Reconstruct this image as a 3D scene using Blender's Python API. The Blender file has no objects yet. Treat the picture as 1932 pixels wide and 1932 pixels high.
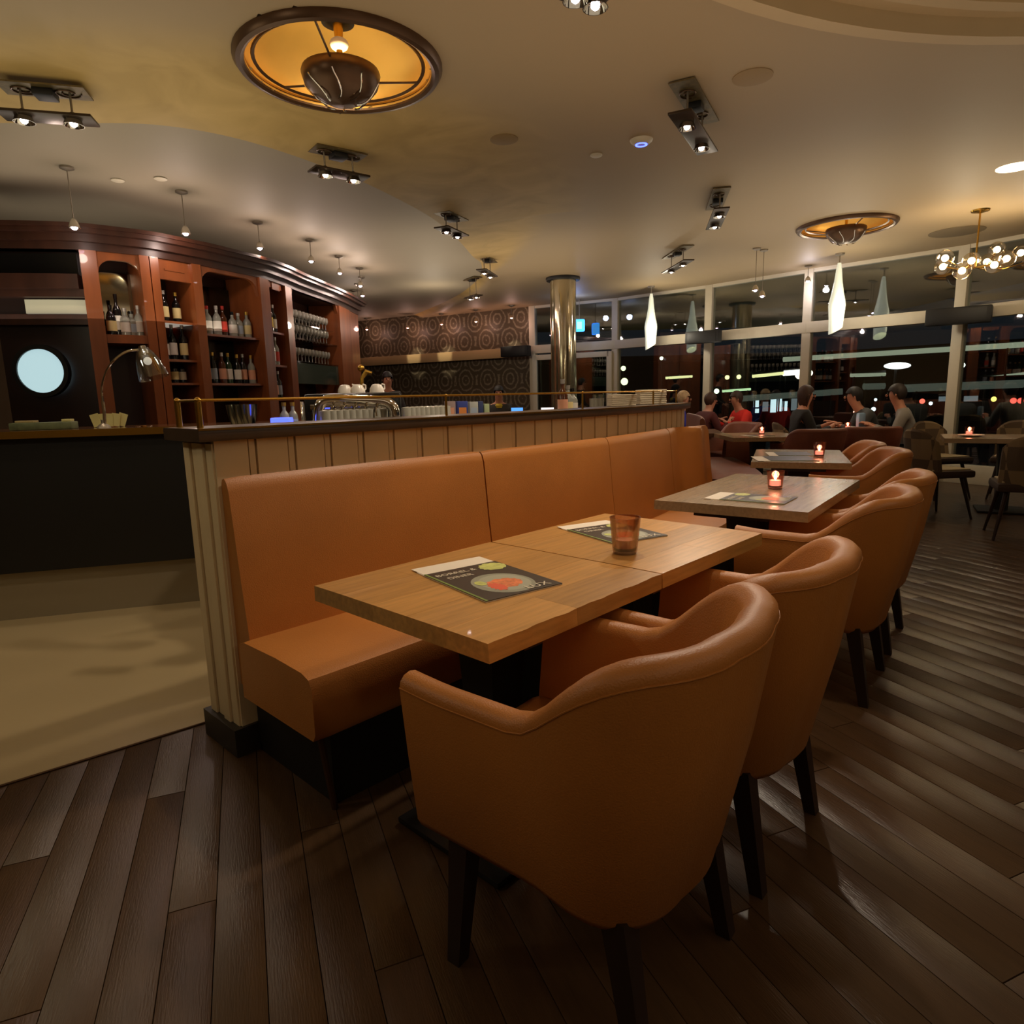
import bpy, bmesh, math, random
from mathutils import Vector, Matrix
from mathutils.geometry import tessellate_polygon
random.seed(7)
PI = math.pi; R = math.radians
sc = bpy.context.scene; COL = sc.collection

# ------------------------------------------------------------------ camera
FPX, PITCH, ROLL, CH = 1240.0, R(10.0), R(1.35), 1.26
F_ = Vector((0, math.cos(PITCH), -math.sin(PITCH))); R0 = Vector((1, 0, 0)); U0 = R0.cross(F_)
RR = R0*math.cos(ROLL) - U0*math.sin(ROLL); UU = R0*math.sin(ROLL) + U0*math.cos(ROLL)
CAM = Vector((0, 0, CH))
cd = bpy.data.cameras.new('camera'); co = bpy.data.objects.new('camera', cd); COL.objects.link(co)
m = Matrix((RR, UU, -F_)).transposed().to_4x4(); m.translation = CAM
co.matrix_world = m
cd.sensor_width = 36; cd.lens = FPX/1932*36; cd.clip_start = .02; cd.clip_end = 300
sc.camera = co

def ray(x, y):
    return (F_*FPX + RR*(x-966) - UU*(y-966)).normalized()
def at(x, y, z=0.0):
    d = ray(x, y); return CAM + d*((z-CH)/d.z)
def aty(x, y, Y):
    d = ray(x, y); return CAM + d*(Y/d.y)
def pj(P):
    v = Vector(P)-CAM; w = v.dot(F_); return (966+FPX*v.dot(RR)/w, 966-FPX*v.dot(UU)/w)
def zat(P, y):
    lo, hi = -1.0, 4.0
    for _ in range(34):
        q = (lo+hi)/2
        if pj((P[0], P[1], q))[1] > y: lo = q
        else: hi = q
    return lo

# ------------------------------------------------------------------ world, exposure
w = bpy.data.worlds.new('night'); sc.world = w; w.use_nodes = True
w.node_tree.nodes['Background'].inputs[0].default_value = (.010, .012, .016, 1)
w.node_tree.nodes['Background'].inputs[1].default_value = 1.0
sc.view_settings.view_transform = 'Standard'; sc.view_settings.look = 'None'
sc.view_settings.gamma = 1; sc.view_settings.use_curve_mapping = False
sc.view_settings.exposure = 0.0
sc.cycles.use_denoising = True
sc.cycles.max_bounces = 8; sc.cycles.sample_clamp_indirect = 3; sc.cycles.caustics_reflective = False; sc.cycles.caustics_refractive = False

def lamp(kind, loc, energy, col=(1, .72, .42), size=.1, to=None, angle=60, blend=.6, name='lamp'):
    l = bpy.data.lights.new(name, kind); o = bpy.data.objects.new(name, l); COL.objects.link(o)
    l.energy = energy; l.color = tuple(.74*a_+.26*b_ for a_, b_ in zip(col, (1, .93, .84))); o.location = loc
    if kind == 'AREA': l.size = size
    else: l.shadow_soft_size = size
    if kind == 'SPOT': l.spot_size = R(angle); l.spot_blend = blend
    if to is not None: o.rotation_euler = (Vector(to)-Vector(loc)).to_track_quat('-Z', 'Y').to_euler()
    return o
WARM = (1, .70, .40); HAL = (1, .78, .55)

# ------------------------------------------------------------------ materials
def lin(c):
    return tuple((v/255/12.92 if v/255 <= .04045 else ((v/255+.055)/1.055)**2.4) for v in c)
MATS = {}
def mat(name, rgb, rough=.5, metal=0, var=0.0, vscale=6, bump=0.0, bscale=80, emit=0, ecol=None, stretch=(1, 1, 1), coat=0, alpha=1, randv=0.0, spec=.5, sub=None):
    if name in MATS: return MATS[name]
    M = bpy.data.materials.new(name); M.use_nodes = True; nt = M.node_tree; N = nt.nodes; L = nt.links
    b = N['Principled BSDF']; c = lin(rgb)
    b.inputs['Base Color'].default_value = (*c, 1); b.inputs['Roughness'].default_value = rough; b.inputs['Metallic'].default_value = metal
    b.inputs['Coat Weight'].default_value = coat; b.inputs['Alpha'].default_value = alpha; b.inputs['Specular IOR Level'].default_value = spec
    tc = N.new('ShaderNodeTexCoord'); mp = N.new('ShaderNodeMapping'); mp.inputs['Scale'].default_value = stretch
    L.new(tc.outputs['Object'], mp.inputs[0])
    src = None
    nz = N.new('ShaderNodeTexNoise'); nz.inputs['Scale'].default_value = vscale; nz.inputs['Detail'].default_value = 4
    L.new(mp.outputs[0], nz.inputs['Vector'])
    if var > 0 or randv > 0:
        rm = N.new('ShaderNodeMapRange'); rm.inputs[3].default_value = 1-var; rm.inputs[4].default_value = 1+var; rm.inputs[1].default_value = .3; rm.inputs[2].default_value = .7
        L.new(nz.outputs[0], rm.inputs[0]); src = rm.outputs[0]
        if randv > 0:
            oi = N.new('ShaderNodeObjectInfo'); r2 = N.new('ShaderNodeMapRange'); r2.inputs[3].default_value = 1-randv; r2.inputs[4].default_value = 1+randv
            L.new(oi.outputs['Random'], r2.inputs[0]); mu = N.new('ShaderNodeMath'); mu.operation = 'MULTIPLY'
            L.new(src, mu.inputs[0]); L.new(r2.outputs[0], mu.inputs[1]); src = mu.outputs[0]
        hs = N.new('ShaderNodeHueSaturation'); hs.inputs['Color'].default_value = (*c, 1); L.new(src, hs.inputs['Value'])
        L.new(hs.outputs[0], b.inputs['Base Color'])
    if bump > 0:
        n2 = N.new('ShaderNodeTexNoise'); n2.inputs['Scale'].default_value = bscale; n2.inputs['Detail'].default_value = 3
        L.new(mp.outputs[0], n2.inputs['Vector']); bp = N.new('ShaderNodeBump'); bp.inputs['Strength'].default_value = bump; bp.inputs['Distance'].default_value = .004
        L.new(n2.outputs[0], bp.inputs['Height']); L.new(bp.outputs[0], b.inputs['Normal'])
    if emit:
        b.inputs['Emission Color'].default_value = (*(ecol or c), 1); b.inputs['Emission Strength'].default_value = emit
    MATS[name] = M; return M
def glassmat(name, tint=(1, 1, 1), refl=.12, rough=.02):
    if name in MATS: return MATS[name]
    M = bpy.data.materials.new(name); M.use_nodes = True; nt = M.node_tree; N = nt.nodes; L = nt.links
    N.remove(N['Principled BSDF']); out = N['Material Output']
    t = N.new('ShaderNodeBsdfTransparent'); t.inputs[0].default_value = (*tint, 1)
    g = N.new('ShaderNodeBsdfGlossy'); g.inputs['Roughness'].default_value = rough
    lw = N.new('ShaderNodeLayerWeight'); lw.inputs[0].default_value = .35
    mr = N.new('ShaderNodeMapRange'); mr.inputs[3].default_value = refl; mr.inputs[4].default_value = min(1, refl*3.5)
    L.new(lw.outputs['Fresnel'], mr.inputs[0]); mx = N.new('ShaderNodeMixShader')
    L.new(mr.outputs[0], mx.inputs[0]); L.new(t.outputs[0], mx.inputs[1]); L.new(g.outputs[0], mx.inputs[2]); L.new(mx.outputs[0], out.inputs[0])
    MATS[name] = M; return M

LEATHER = mat('cognac_leather', (184, 118, 54), .42, var=.10, vscale=3, bump=.25, bscale=260)
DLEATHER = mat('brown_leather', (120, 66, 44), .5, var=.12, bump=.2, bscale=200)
DARKWOOD = mat('dark_stained_wood', (42, 26, 18), .45, var=.2, vscale=14, stretch=(1, 1, .1))
OAK = mat('oak_tabletop', (200, 148, 82), .30, var=.16, vscale=7, stretch=(.9, 9, 9), randv=.19, bump=.12, bscale=40, coat=.15)
FLOORW = mat('floor_oak_plank', (76, 55, 35), .30, var=.14, vscale=5, stretch=(9, .8, 1), randv=.07, bump=.25, bscale=30)
FLOORB = mat('floor_underlay', (52, 38, 25), .8, var=.1)
CREAM = mat('cream_vinyl', (178, 158, 118), .35, var=.04, vscale=2)
BEIGE = mat('beige_painted_board', (228, 206, 164), .55, var=.05, vscale=4)
COUNTER = mat('dark_counter_top', (74, 58, 44), .35, var=.15, vscale=8)
BLACKP = mat('black_laminate', (14, 12, 10), .5, var=.2, vscale=3)
STEEL = mat('brushed_steel', (150, 140, 125), .4, .6, var=.05)
CHROME = mat('chrome', (225, 220, 210), .08, 1)
BRASS = mat('brass', (205, 160, 70), .25, 1)
GOLDIN = mat('gold_dome_lining', (232, 178, 84), .38, .55, var=.12, vscale=2)
BRONZE = mat('dark_bronze', (88, 62, 40), .35, .6, var=.1)
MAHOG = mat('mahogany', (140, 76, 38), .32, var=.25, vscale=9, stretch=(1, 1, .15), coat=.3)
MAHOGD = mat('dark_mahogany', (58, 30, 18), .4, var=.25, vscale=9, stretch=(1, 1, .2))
WHITEP = mat('white_frame_paint', (214, 204, 180), .5, var=.03)
SKIN = mat('skin', (198, 138, 108), .55, var=.05)
BLACKM = mat('black_metal', (16, 15, 14), .5)
PAPERW = mat('white_paper', (235, 224, 205), .6, var=.03)
GLASSW = glassmat('window_glass', (.88, .94, .91), .17, .015)
GLASSC = glassmat('clear_glass', (.93, .95, .94), .12, .03)
MIRROR = mat('tinted_mirror', (150, 140, 120), .06, 1)
BULBW = mat('halogen_bulb', (255, 235, 220), .5, emit=30, ecol=(1, .86, .85))
BULBP = mat('violet_halogen_bulb', (255, 215, 235), .5, emit=22, ecol=(1, .60, .85))
BULBR = mat('red_tinted_bulb', (255, 190, 180), .5, emit=22, ecol=(1, .38, .30))

# ------------------------------------------------------------------ mesh builder
class MB:
    def __init__(s): s.b = bmesh.new(); s.uv = None
    def face(s, pts, smooth=False):
        try:
            f = s.b.faces.new([s.b.verts.new(p) for p in pts]); f.smooth = smooth; return f
        except ValueError: return None
    def grid(s, rows, closeu=False, closev=False, smooth=True, cap=False):
        V = [[s.b.verts.new(p) for p in r] for r in rows]; n = len(V); k = len(V[0])
        for i in range(n if closeu else n-1):
            for j in range(k if closev else k-1):
                q = [V[i][j], V[i][(j+1) % k], V[(i+1) % n][(j+1) % k], V[(i+1) % n][j]]
                try: s.b.faces.new(q).smooth = smooth
                except ValueError: pass
        if cap:
            for r in (V[0], V[-1]):
                try: s.b.faces.new(r).smooth = False
                except ValueError: pass
        return s
    def box(s, c, d, rz=0, bev=0, M=None):
        r = bmesh.ops.create_cube(s.b, size=1); vs = r['verts']
        T = (M or (Matrix.Translation(c) @ Matrix.Rotation(rz, 4, 'Z'))) @ Matrix.Diagonal((*d, 1))
        bmesh.ops.transform(s.b, matrix=T, verts=vs)
        if bev:
            es = {e for v in vs for e in v.link_edges}
            bmesh.ops.bevel(s.b, geom=list(es), offset=bev, segments=2, profile=.6, affect='EDGES')
        return s
    def lathe(s, prof, c=(0, 0, 0), n=20, M=None, a0=0, a1=2*PI, sy=1):
        full = abs(a1-a0-2*PI) < 1e-4; rows = []
        for i in range(n if full else n+1):
            a = a0+(a1-a0)*i/n
            rows.append([Vector((r*math.cos(a), r*math.sin(a)*sy, z)) for r, z in prof])
        for rr in rows:
            for v in rr:
                v[:] = (M @ v) if M else (v+Vector(c))
        s.grid(rows, closeu=full); return s
    def tube(s, pts, r, n=10, cap=True):
        pts = [Vector(p) for p in pts]; rows = []; up = Vector((0, 0, 1)); nprev = None
        for i, p in enumerate(pts):
            t = ((pts[min(i+1, len(pts)-1)]-pts[max(i-1, 0)])).normalized()
            a = (nprev - t*nprev.dot(t)) if nprev is not None else t.cross(up if abs(t.z) < .95 else Vector((1, 0, 0)))
            a.normalize(); b = t.cross(a); nprev = a; rad = r[i] if isinstance(r, (list, tuple)) else r
            rows.append([p + (a*math.cos(2*PI*k/n)+b*math.sin(2*PI*k/n))*rad for k in range(n)])
        s.grid(rows, closev=True, cap=cap); return s
    def sph(s, c, r, n=12, sc_=(1, 1, 1)):
        q = bmesh.ops.create_uvsphere(s.b, u_segments=n, v_segments=max(6, n*2//3), radius=r)
        bmesh.ops.transform(s.b, matrix=Matrix.Translation(c) @ Matrix.Diagonal((*sc_, 1)), verts=q['verts'])
        for f in {f for v in q['verts'] for f in v.link_faces}: f.smooth = True
        return s
    def prism(s, poly, z0, z1, bev=0):
        a = [s.b.verts.new((p[0], p[1], z0)) for p in poly]; b = [s.b.verts.new((p[0], p[1], z1)) for p in poly]
        fs = [s.b.faces.new(a[::-1]), s.b.faces.new(b)]; n = len(a)
        for i in range(n): fs.append(s.b.faces.new([a[i], a[(i+1) % n], b[(i+1) % n], b[i]]))
        if bev:
            es = {e for f in fs[:2] for e in f.edges}
            bmesh.ops.bevel(s.b, geom=list(es), offset=bev, segments=2, profile=.6, affect='EDGES')
        return s
    def obj(s, name, material, parent=None, loc=None, rz=0, sharp=40):
        bmesh.ops.recalc_face_normals(s.b, faces=s.b.faces)
        me = bpy.data.meshes.new(name); s.b.to_mesh(me); s.b.free()
        if material: me.materials.append(material)
        try: me.set_sharp_from_angle(angle=R(sharp))
        except Exception: pass
        o = bpy.data.objects.new(name, me); COL.objects.link(o)
        if parent: o.parent = parent
        if loc is not None: o.location = loc; o.rotation_euler = (0, 0, rz)
        return o
def tag(o, label=None, cat=None, group=None, kind=None):
    if label: o['label'] = label
    if cat: o['category'] = cat
    if group: o['group'] = group
    if kind: o['kind'] = kind
    return o
def thing(name, label, cat, loc=(0, 0, 0), rz=0, group=None):
    o = bpy.data.objects.new(name, None); COL.objects.link(o); o.empty_display_size = .05
    o.location = loc; o.rotation_euler = (0, 0, rz); return tag(o, label, cat, group)
KIDS = {}
def kids(o):
    return [c for c in bpy.data.objects if c.parent == o]
def dup(root, loc, rz, label, group=None, scale=None):
    if root.name not in KIDS: KIDS[root.name] = [(c, kids(c)) for c in kids(root)]
    r = root.copy(); COL.objects.link(r); r.location = loc; r.rotation_euler = (0, 0, rz); r['label'] = label
    if group: r['group'] = group
    if scale: r.scale = scale
    for c, gs in KIDS[root.name]:
        d = c.copy(); COL.objects.link(d); d.parent = r
        for g in gs:
            e = g.copy(); COL.objects.link(e); e.parent = d
    return r
def struct(o, label=None):
    o['kind'] = 'structure'
    if label: o['label'] = label
    return o
def V2(a): return Vector((math.cos(a), math.sin(a)))
ORD = ['first', 'second', 'third', 'fourth', 'fifth', 'sixth', 'seventh', 'eighth', 'ninth', 'tenth', 'eleventh', 'twelfth']

# ------------------------------------------------------------------ the curve the banquette follows (its seat front line)
def heading(s):
    return R(46.5) if s < 1.6 else R(46.5 + min(s-1.6, 5)*7.2)
DS = .02; _C = {}
p = Vector((-.56, 1.78)); q = p.copy()
for i in range(0, 500): _C[i] = q.copy(); q = q + V2(heading(i*DS))*DS
q = p.copy()
for i in range(0, -60, -1): _C[i] = q.copy(); q = q - V2(heading(i*DS))*DS
def Cp(s, a=0, z=None):                    # a > 0 towards the bar
    i = int(math.floor(s/DS)); f = s/DS-i; b = _C[i].lerp(_C[i+1], f); h = heading(s)
    b = b + Vector((-math.sin(h), math.cos(h)))*a
    return b if z is None else Vector((b.x, b.y, z))
def s_at_px(px, a, z=1.0):
    lo, hi = -.5, 7.0
    for _ in range(40):
        q = (lo+hi)/2
        if pj(Cp(q, a, z))[0] < px: lo = q
        else: hi = q
    return lo
def sweep(mb, s0, s1, prof, step=.12, cap=True, smooth=True):
    n = max(1, int((s1-s0)/step+.5)); rows = []
    for i in range(n+1):
        s = s0+(s1-s0)*i/n; rows.append([Cp(s, a, z) for a, z in prof])
    mb.grid(rows, closev=True, cap=cap, smooth=smooth); return mb
def rrect(a0, a1, z0, z1, r, n=4):
    out = []
    for cx, cz, st in ((a1-r, z1-r, 0), (a0+r, z1-r, 90), (a0+r, z0+r, 180), (a1-r, z0+r, 270)):
        for k in range(n+1):
            t = R(st+90*k/n); out.append((cx+r*math.cos(t), cz+r*math.sin(t)))
    return out

# ================================================================== SETTING
# ---- window line (ceiling height 3.0), posts
ZC = 3.0
WP = [at(1005, 578, ZC), at(1163, 563, ZC), at(1341, 538, ZC), at(1530, 508, ZC), at(1825, 463, ZC)]
WP = [Vector((p.x, p.y)) for p in WP]
WP += [Vector((7.05, 6.6)), Vector((7.6, 4.6)), Vector((7.9, 2.4)), Vector((7.9, 0)), Vector((7.9, -3.5))]
WW1 = at(680, 612, ZC).xy; wd = (WW1-WP[0]).normalized(); WW2 = WP[0]+wd*8.5
ROOM = [Vector(p) for p in WP] + [Vector((-7.5, -3.5)), Vector((-7.5, WW2.y-1)), WW2]

# floor base + oak planks as parts
fl = MB().prism(ROOM, -.12, -.012).obj('floor', FLOORB); struct(fl, 'brown oak plank floor')
PD = R(112); pdv = V2(PD); pnv = V2(PD-PI/2); PWI, PLE = .112, 1.9
def wallside(p):     # inside the cream area behind the edge line?
    a, b = at(0, 1485).xy, at(386, 1365).xy; d = b-a
    return (d.x*(p.y-a.y)-d.y*(p.x-a.x))/d.length > 1.0 and p.x < -1.1
pm = []
for v in range(3):
    pm.append(MB().box((0, 0, -.006), (PWI-.002, PLE-.003, .012), 0, .0008).obj('floor_plank', FLOORW, fl))
cnt = 0; used = [False]*3
cands = []
for i in range(-60, 90):
    for j in range(-4, 8):
        c = pnv*(i*PWI) + pdv*(j*PLE+((i*37) % 10)/10*PLE) + Vector((0, 1.2))
        if c.y < .2 or c.length > 7 or wallside(c): continue
        vis = False
        for e in (-.9, -.45, 0, .45, .9):
            x, y = pj((c.x+pdv.x*e, c.y+pdv.y*e, 0))
            if c.y+pdv.y*e > .3 and -80 < x < 2020 and 1000 < y < 2080: vis = True
        # hidden behind the banquette / bar
        if c.x < -2.6 + (c.y-2.3)*.75 and c.y > 2.4: continue
        if vis: cands.append((c.length, c))
cands.sort(key=lambda t: t[0])
for k, (dd, c) in enumerate(cands[:298]):
    v = k % 3
    if not used[v]: o = pm[v]; used[v] = True
    else: o = pm[v].copy(); COL.objects.link(o)
    o.parent = fl; o.location = (c.x, c.y, 0); o.rotation_euler = (0, 0, PD-PI/2)
far = MB()
if len(cands) > 298 or True:
    for i in range(-80, 110):
        for j in range(-6, 12):
            c = pnv*(i*PWI) + pdv*(j*PLE+((i*37) % 10)/10*PLE) + Vector((0, 1.2))
            if any((c-q[1]).length < .01 for q in cands[:298]): continue
            if not (-3 < c.x < 6.6 and .2 < c.y < 12 and c.length < 12): continue
            if c.x < -2.6+(c.y-2.3)*.75 and c.y > 2.4: continue
            if wallside(c) : continue
            far.box((c.x, c.y, -.006), (PWI-.002, PLE-.003, .012), PD-PI/2)
far = far.obj('far_planks', FLOORW, fl); far['kind'] = 'stuff'
# cream floor in front of the bar
a, b = at(0, 1485).xy, at(386, 1365).xy; d = (b-a).normalized()
e0 = a-d*5; e1 = b+d*.02
cf = MB().prism([e0, e1, at(386, 1365).xy+Vector((.02, .25)), Vector((-1.2, 3.2)), Vector((-1.2, 5.2)), Vector((-7.4, 5.2)), Vector((-7.4, -2))], -.011, .004).obj('floor', CREAM); struct(cf, 'smooth cream floor in front of the bar')
MB().tube([(e0.x, e0.y, .004), (e1.x, e1.y, .004)], .004, 6).obj('edge_strip', BRONZE, cf)

# ---- walls
def wall_seg(name, a, b, z0, z1, material, label, th=.12, out=1):
    d = (b-a).normalized(); n = Vector((-d.y, d.x))*out*th
    o = MB().prism([a, b, b+n, a+n], z0, z1).obj(name, material); return struct(o, label)
PLAST = mat('warm_plaster', (150, 126, 92), .7, var=.04)
wall_seg('wall_rear', Vector((-7.5, -3.5)), Vector((7.9, -3.5)), 0, ZC+.1, PLAST, 'plain warm plaster wall behind the dining area', out=-1)
wall_seg('wall_left', Vector((-7.5, -3.5)), Vector((-7.5, WW2.y)), 0, ZC+.1, PLAST, 'plain warm plaster wall left of the bar', out=1)

def damask():
    M = bpy.data.materials.new('damask_wallpaper'); M.use_nodes = True; N = M.node_tree.nodes; L = M.node_tree.links; b = N['Principled BSDF']
    uv = N.new('ShaderNodeUVMap'); sx = N.new('ShaderNodeSeparateXYZ'); L.new(uv.outputs[0], sx.inputs[0])
    def mth(op, a, bb=None):
        n = N.new('ShaderNodeMath'); n.operation = op
        for i, v in enumerate((a, bb)):
            if v is None: continue
            if hasattr(v, 'links'): L.new(v, n.inputs[i])
            else: n.inputs[i].default_value = v
        return n.outputs[0]
    def cell(off):
        u = mth('SUBTRACT', mth('FRACT', mth('ADD', mth('DIVIDE', sx.outputs[0], .56), off)), .5)
        v = mth('SUBTRACT', mth('FRACT', mth('ADD', mth('DIVIDE', sx.outputs[1], .78), off)), .5)
        v2 = mth('MULTIPLY', v, 1.25)
        return mth('SQRT', mth('ADD', mth('MULTIPLY', u, u), mth('MULTIPLY', v2, v2)))
    dmin = mth('MINIMUM', cell(0), cell(.5))
    nz = N.new('ShaderNodeTexNoise'); nz.inputs['Scale'].default_value = 7; L.new(uv.outputs[0], nz.inputs['Vector'])
    n3 = N.new('ShaderNodeTexNoise'); n3.inputs['Scale'].default_value = 26; L.new(uv.outputs[0], n3.inputs['Vector'])
    rg = mth('ADD', mth('SINE', mth('ADD', mth('MULTIPLY', dmin, 38), mth('MULTIPLY', nz.outputs[0], 3.5))), mth('MULTIPLY', mth('SUBTRACT', n3.outputs[0], .5), 2.2))
    rp = N.new('ShaderNodeValToRGB'); rp.color_ramp.elements[0].position = .2; rp.color_ramp.elements[0].color = (*lin((122, 106, 84)), 1)
    rp.color_ramp.elements[1].position = 1.0; rp.color_ramp.elements[1].color = (*lin((186, 170, 142)), 1)
    L.new(rg, rp.inputs[0]); L.new(rp.outputs[0], b.inputs['Base Color']); b.inputs['Roughness'].default_value = .45
    return M
n = Vector((-wd.y, wd.x)); mb = MB()
uvl = mb.b.loops.layers.uv.new('UVMap')
LW = (WW2-WP[0]).length
f = mb.face([(*WP[0], 0), (*WW2, 0), (*WW2, ZC+.1), (*WP[0], ZC+.1)])
for l, uvv in zip(f.loops, ((0, 0), (LW, 0), (LW, ZC), (0, ZC))): l[uvl].uv = uvv
nb = n if n.y > 0 else -n
bmesh.ops.solidify(mb.b, geom=[f], thickness=.0)
wb = mb.obj('wall_back', damask()); struct(wb, 'dark damask wallpapered wall beyond the bar')
# ledge along the wallpapered wall
zl = (zat(WP[0], 660), zat(WP[0], 681))
q0 = WP[0]-nb*.14+wd*.6; q1 = WW2-nb*.14
lg = MB().prism([q0, q1, q1+nb*.13, q0+nb*.13], 2.03, 2.22, .008).obj('trim_1', mat('ledge_paint', (198, 168, 122), .35, .1)); struct(lg, 'beige ledge rail along the wallpapered wall')

# ---- windows: posts, transom, glass
PZ0 = .12
posts = []
for i in range(len(WP)-1):
    a, b = WP[i], WP[i+1]; d = (b-a).normalized(); rz = math.atan2(d.y, d.x); nn = Vector((-d.y, d.x))
    wn = thing('window', None, None); wn.name = f'window_{i+1}'; struct(wn, ['white framed window with a glazed door beside the wallpapered wall', 'white framed window behind the nearer pendant lamp', 'white framed window between two slim posts', 'white framed window behind the far pendant lamp', 'white framed window behind the globe chandelier', 'white framed window beyond the right edge', 'white framed window on the right', 'white framed window on the right', 'white framed window on the right'][i])
    ln = (b-a).length; mid = (a+b)/2
    MB().box((mid.x, mid.y, 2.165), (ln, .13, .16), rz, .006).obj('transom', WHITEP, wn)
    MB().box((mid.x, mid.y, .12), (ln, .16, .24), rz, .006).obj('sill', WHITEP, wn)
    MB().box((mid.x, mid.y, ZC-.02), (ln, .10, .06), rz).obj('head_rail', WHITEP, wn)
    for z0, z1 in ((.24, 2.085), (2.245, ZC-.05)):
        MB().box((mid.x+nn.x*.0, mid.y, (z0+z1)/2), (ln-.08, .012, z1-z0), rz).obj('pane', GLASSW, wn)
    MB().box((a.x, a.y, ZC/2), (.13, .12, ZC), rz, .006).obj('post', WHITEP, wn)
# door in first bay
a, b = WP[0], WP[1]; d = (b-a).normalized(); rz = math.atan2(d.y, d.x); nn = Vector((d.y, -d.x)); 
if nn.y > 0: nn = -nn
dr = thing('door', None, None); dr.name = 'door_1'; struct(dr, 'white framed glazed double door under the transom')
L1 = (b-a).length
for t0, t1 in ((.04, .36), (.46, .94)):
    A = a+d*L1*t0+nn*.08; B = a+d*L1*t1+nn*.08; ww = (B-A).length; mm = (A+B)/2
    for t in (0, 1):
        P = A.lerp(B, t); MB().box((P.x, P.y, 1.03), (.10, .06, 2.04), rz, .005).obj('stile', WHITEP, dr)
    for z in (.15, 2.0): MB().box((mm.x, mm.y, z), (ww, .06, .10), rz, .005).obj('rail', WHITEP, dr)
    MB().box((mm.x, mm.y, 1.08), (ww-.1, .01, 1.78), rz).obj('pane', GLASSW, dr)
    MB().tube([(B.x-d.x*.1+nn.x*.06, B.y-d.y*.1+nn.y*.06, .95), (B.x-d.x*.1+nn.x*.06, B.y-d.y*.1+nn.y*.06, 1.3)], .012, 8).obj('handle', CHROME, dr)

# ---- ceiling with yellow uplight painted as a gold band, recess above the bar, holes for dome lights and coffer
def crspline(P, n):
    out = []
    for i in range(len(P)-1):
        p0, p1, p2, p3 = P[max(i-1, 0)], P[i], P[i+1], P[min(i+2, len(P)-1)]
        for k in range(n):
            t = k/n; out.append(.5*((2*p1)+(p2-p0)*t+(2*p0-5*p1+4*p2-p3)*t*t+(3*p1-p0-3*p2+p3)*t**3))
    out.append(P[-1]); return out
ZI = 2.93
BI = [Vector((-7.4, 3.6)), Vector((-5, 4.15))] + [at(x, y, ZI).xy for x, y in ((0, 232), (150, 232), (300, 236), (450, 262), (600, 310), (720, 360), (830, 422), (890, 482), (908, 515))]
BI += [Vector((-.42, 10.6)), Vector((-.9, 12.4)), Vector((-1.8, 14.5)), Vector((-3.2, 17.5))]
BI = crspline(BI, 14)
def resample(P, step):
    out = [P[0]]; acc = 0
    for i in range(1, len(P)):
        a, b = P[i-1], P[i]; l = (b-a).length
        while acc+l >= step:
            t = (step-acc)/l; a = a.lerp(b, t); out.append(a); l = (b-a).length; acc = 0
        acc += l
    return out
BI = resample(BI, .05)
NB = []
for i in range(len(BI)):
    t = (BI[min(i+6, len(BI)-1)]-BI[max(i-6, 0)]).normalized(); NB.append(Vector((t.y, -t.x)))
def gw(p):
    K = [(-8, .8), (-3.2, .82), (-2.4, .85), (-1.7, 1.2), (-1.2, 1.5), (-.8, 1.5), (-.55, 1.25), (-.42, 1.05)]
    if p.y > 7:
        return max(.12, 1.05-(p.y-7)*.32)
    for (x0, w0), (x1, w1) in zip(K, K[1:]):
        if x0 <= p.x <= x1: return w0+(w1-w0)*(p.x-x0)/(x1-x0)
    return 1.05
D1 = Vector((-.85, 3.83)); R1 = .50       # near dome light
D2c = (at(1510, 430, ZC).xy + at(1685, 420, ZC).xy)/2; R2 = .47
WZ = 2.4; NJ = 48
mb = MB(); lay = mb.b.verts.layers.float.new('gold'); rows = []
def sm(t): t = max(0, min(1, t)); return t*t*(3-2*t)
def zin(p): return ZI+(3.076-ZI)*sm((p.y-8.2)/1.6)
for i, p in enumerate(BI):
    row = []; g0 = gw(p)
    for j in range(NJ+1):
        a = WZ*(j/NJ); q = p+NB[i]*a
        zi = zin(p); v = mb.b.verts.new((q.x, q.y, ZC-(ZC-zi)*(1-sm(a/max(g0, .2))))); v[lay] = 1-sm((a-g0*.62)/(g0*.55)); row.append(v)  # gold fades outward, painting the yellow uplight into the colour
    rows.append(row)
for i in range(len(rows)-1):
    for j in range(NJ):
        qv = [rows[i][j], rows[i+1][j], rows[i+1][j+1], rows[i][j+1]]
        c = sum((v.co for v in qv), Vector())/4
        if (c.xy-D1).length < R1: continue
        mb.b.faces.new(qv).smooth = True
# lip up into the recess
for i in range(len(rows)-1):
    a, b = rows[i][0], rows[i+1][0]
    mb.face([a.co, b.co, (b.co.x, b.co.y, 3.08), (a.co.x, a.co.y, 3.08)])
edge = [BI[i]+NB[i]*WZ for i in range(len(BI))]
# the coffer circle
c3 = [at(x, y, ZC).xy for x, y in ((1400, 0), (1550, 40), (1932, 68))]
ax, ay = c3[0]; bx_, by_ = c3[1]; cx_, cy_ = c3[2]
dd = 2*(ax*(by_-cy_)+bx_*(cy_-ay)+cx_*(ay-by_))
COF = Vector((((ax*ax+ay*ay)*(by_-cy_)+(bx_**2+by_**2)*(cy_-ay)+(cx_**2+cy_**2)*(ay-by_))/dd, ((ax*ax+ay*ay)*(cx_-bx_)+(bx_**2+by_**2)*(ax-cx_)+(cx_**2+cy_**2)*(bx_-ax))/dd))
RC = (COF-c3[0]).length
print('coffer', COF, RC, 'dome2', D2c)
def circ(c, r, n=64): return [Vector((c.x+r*math.cos(2*PI*k/n), c.y+r*math.sin(2*PI*k/n), 0)) for k in range(n)]
outer = [Vector((e.x, e.y, 0)) for e in edge]
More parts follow.
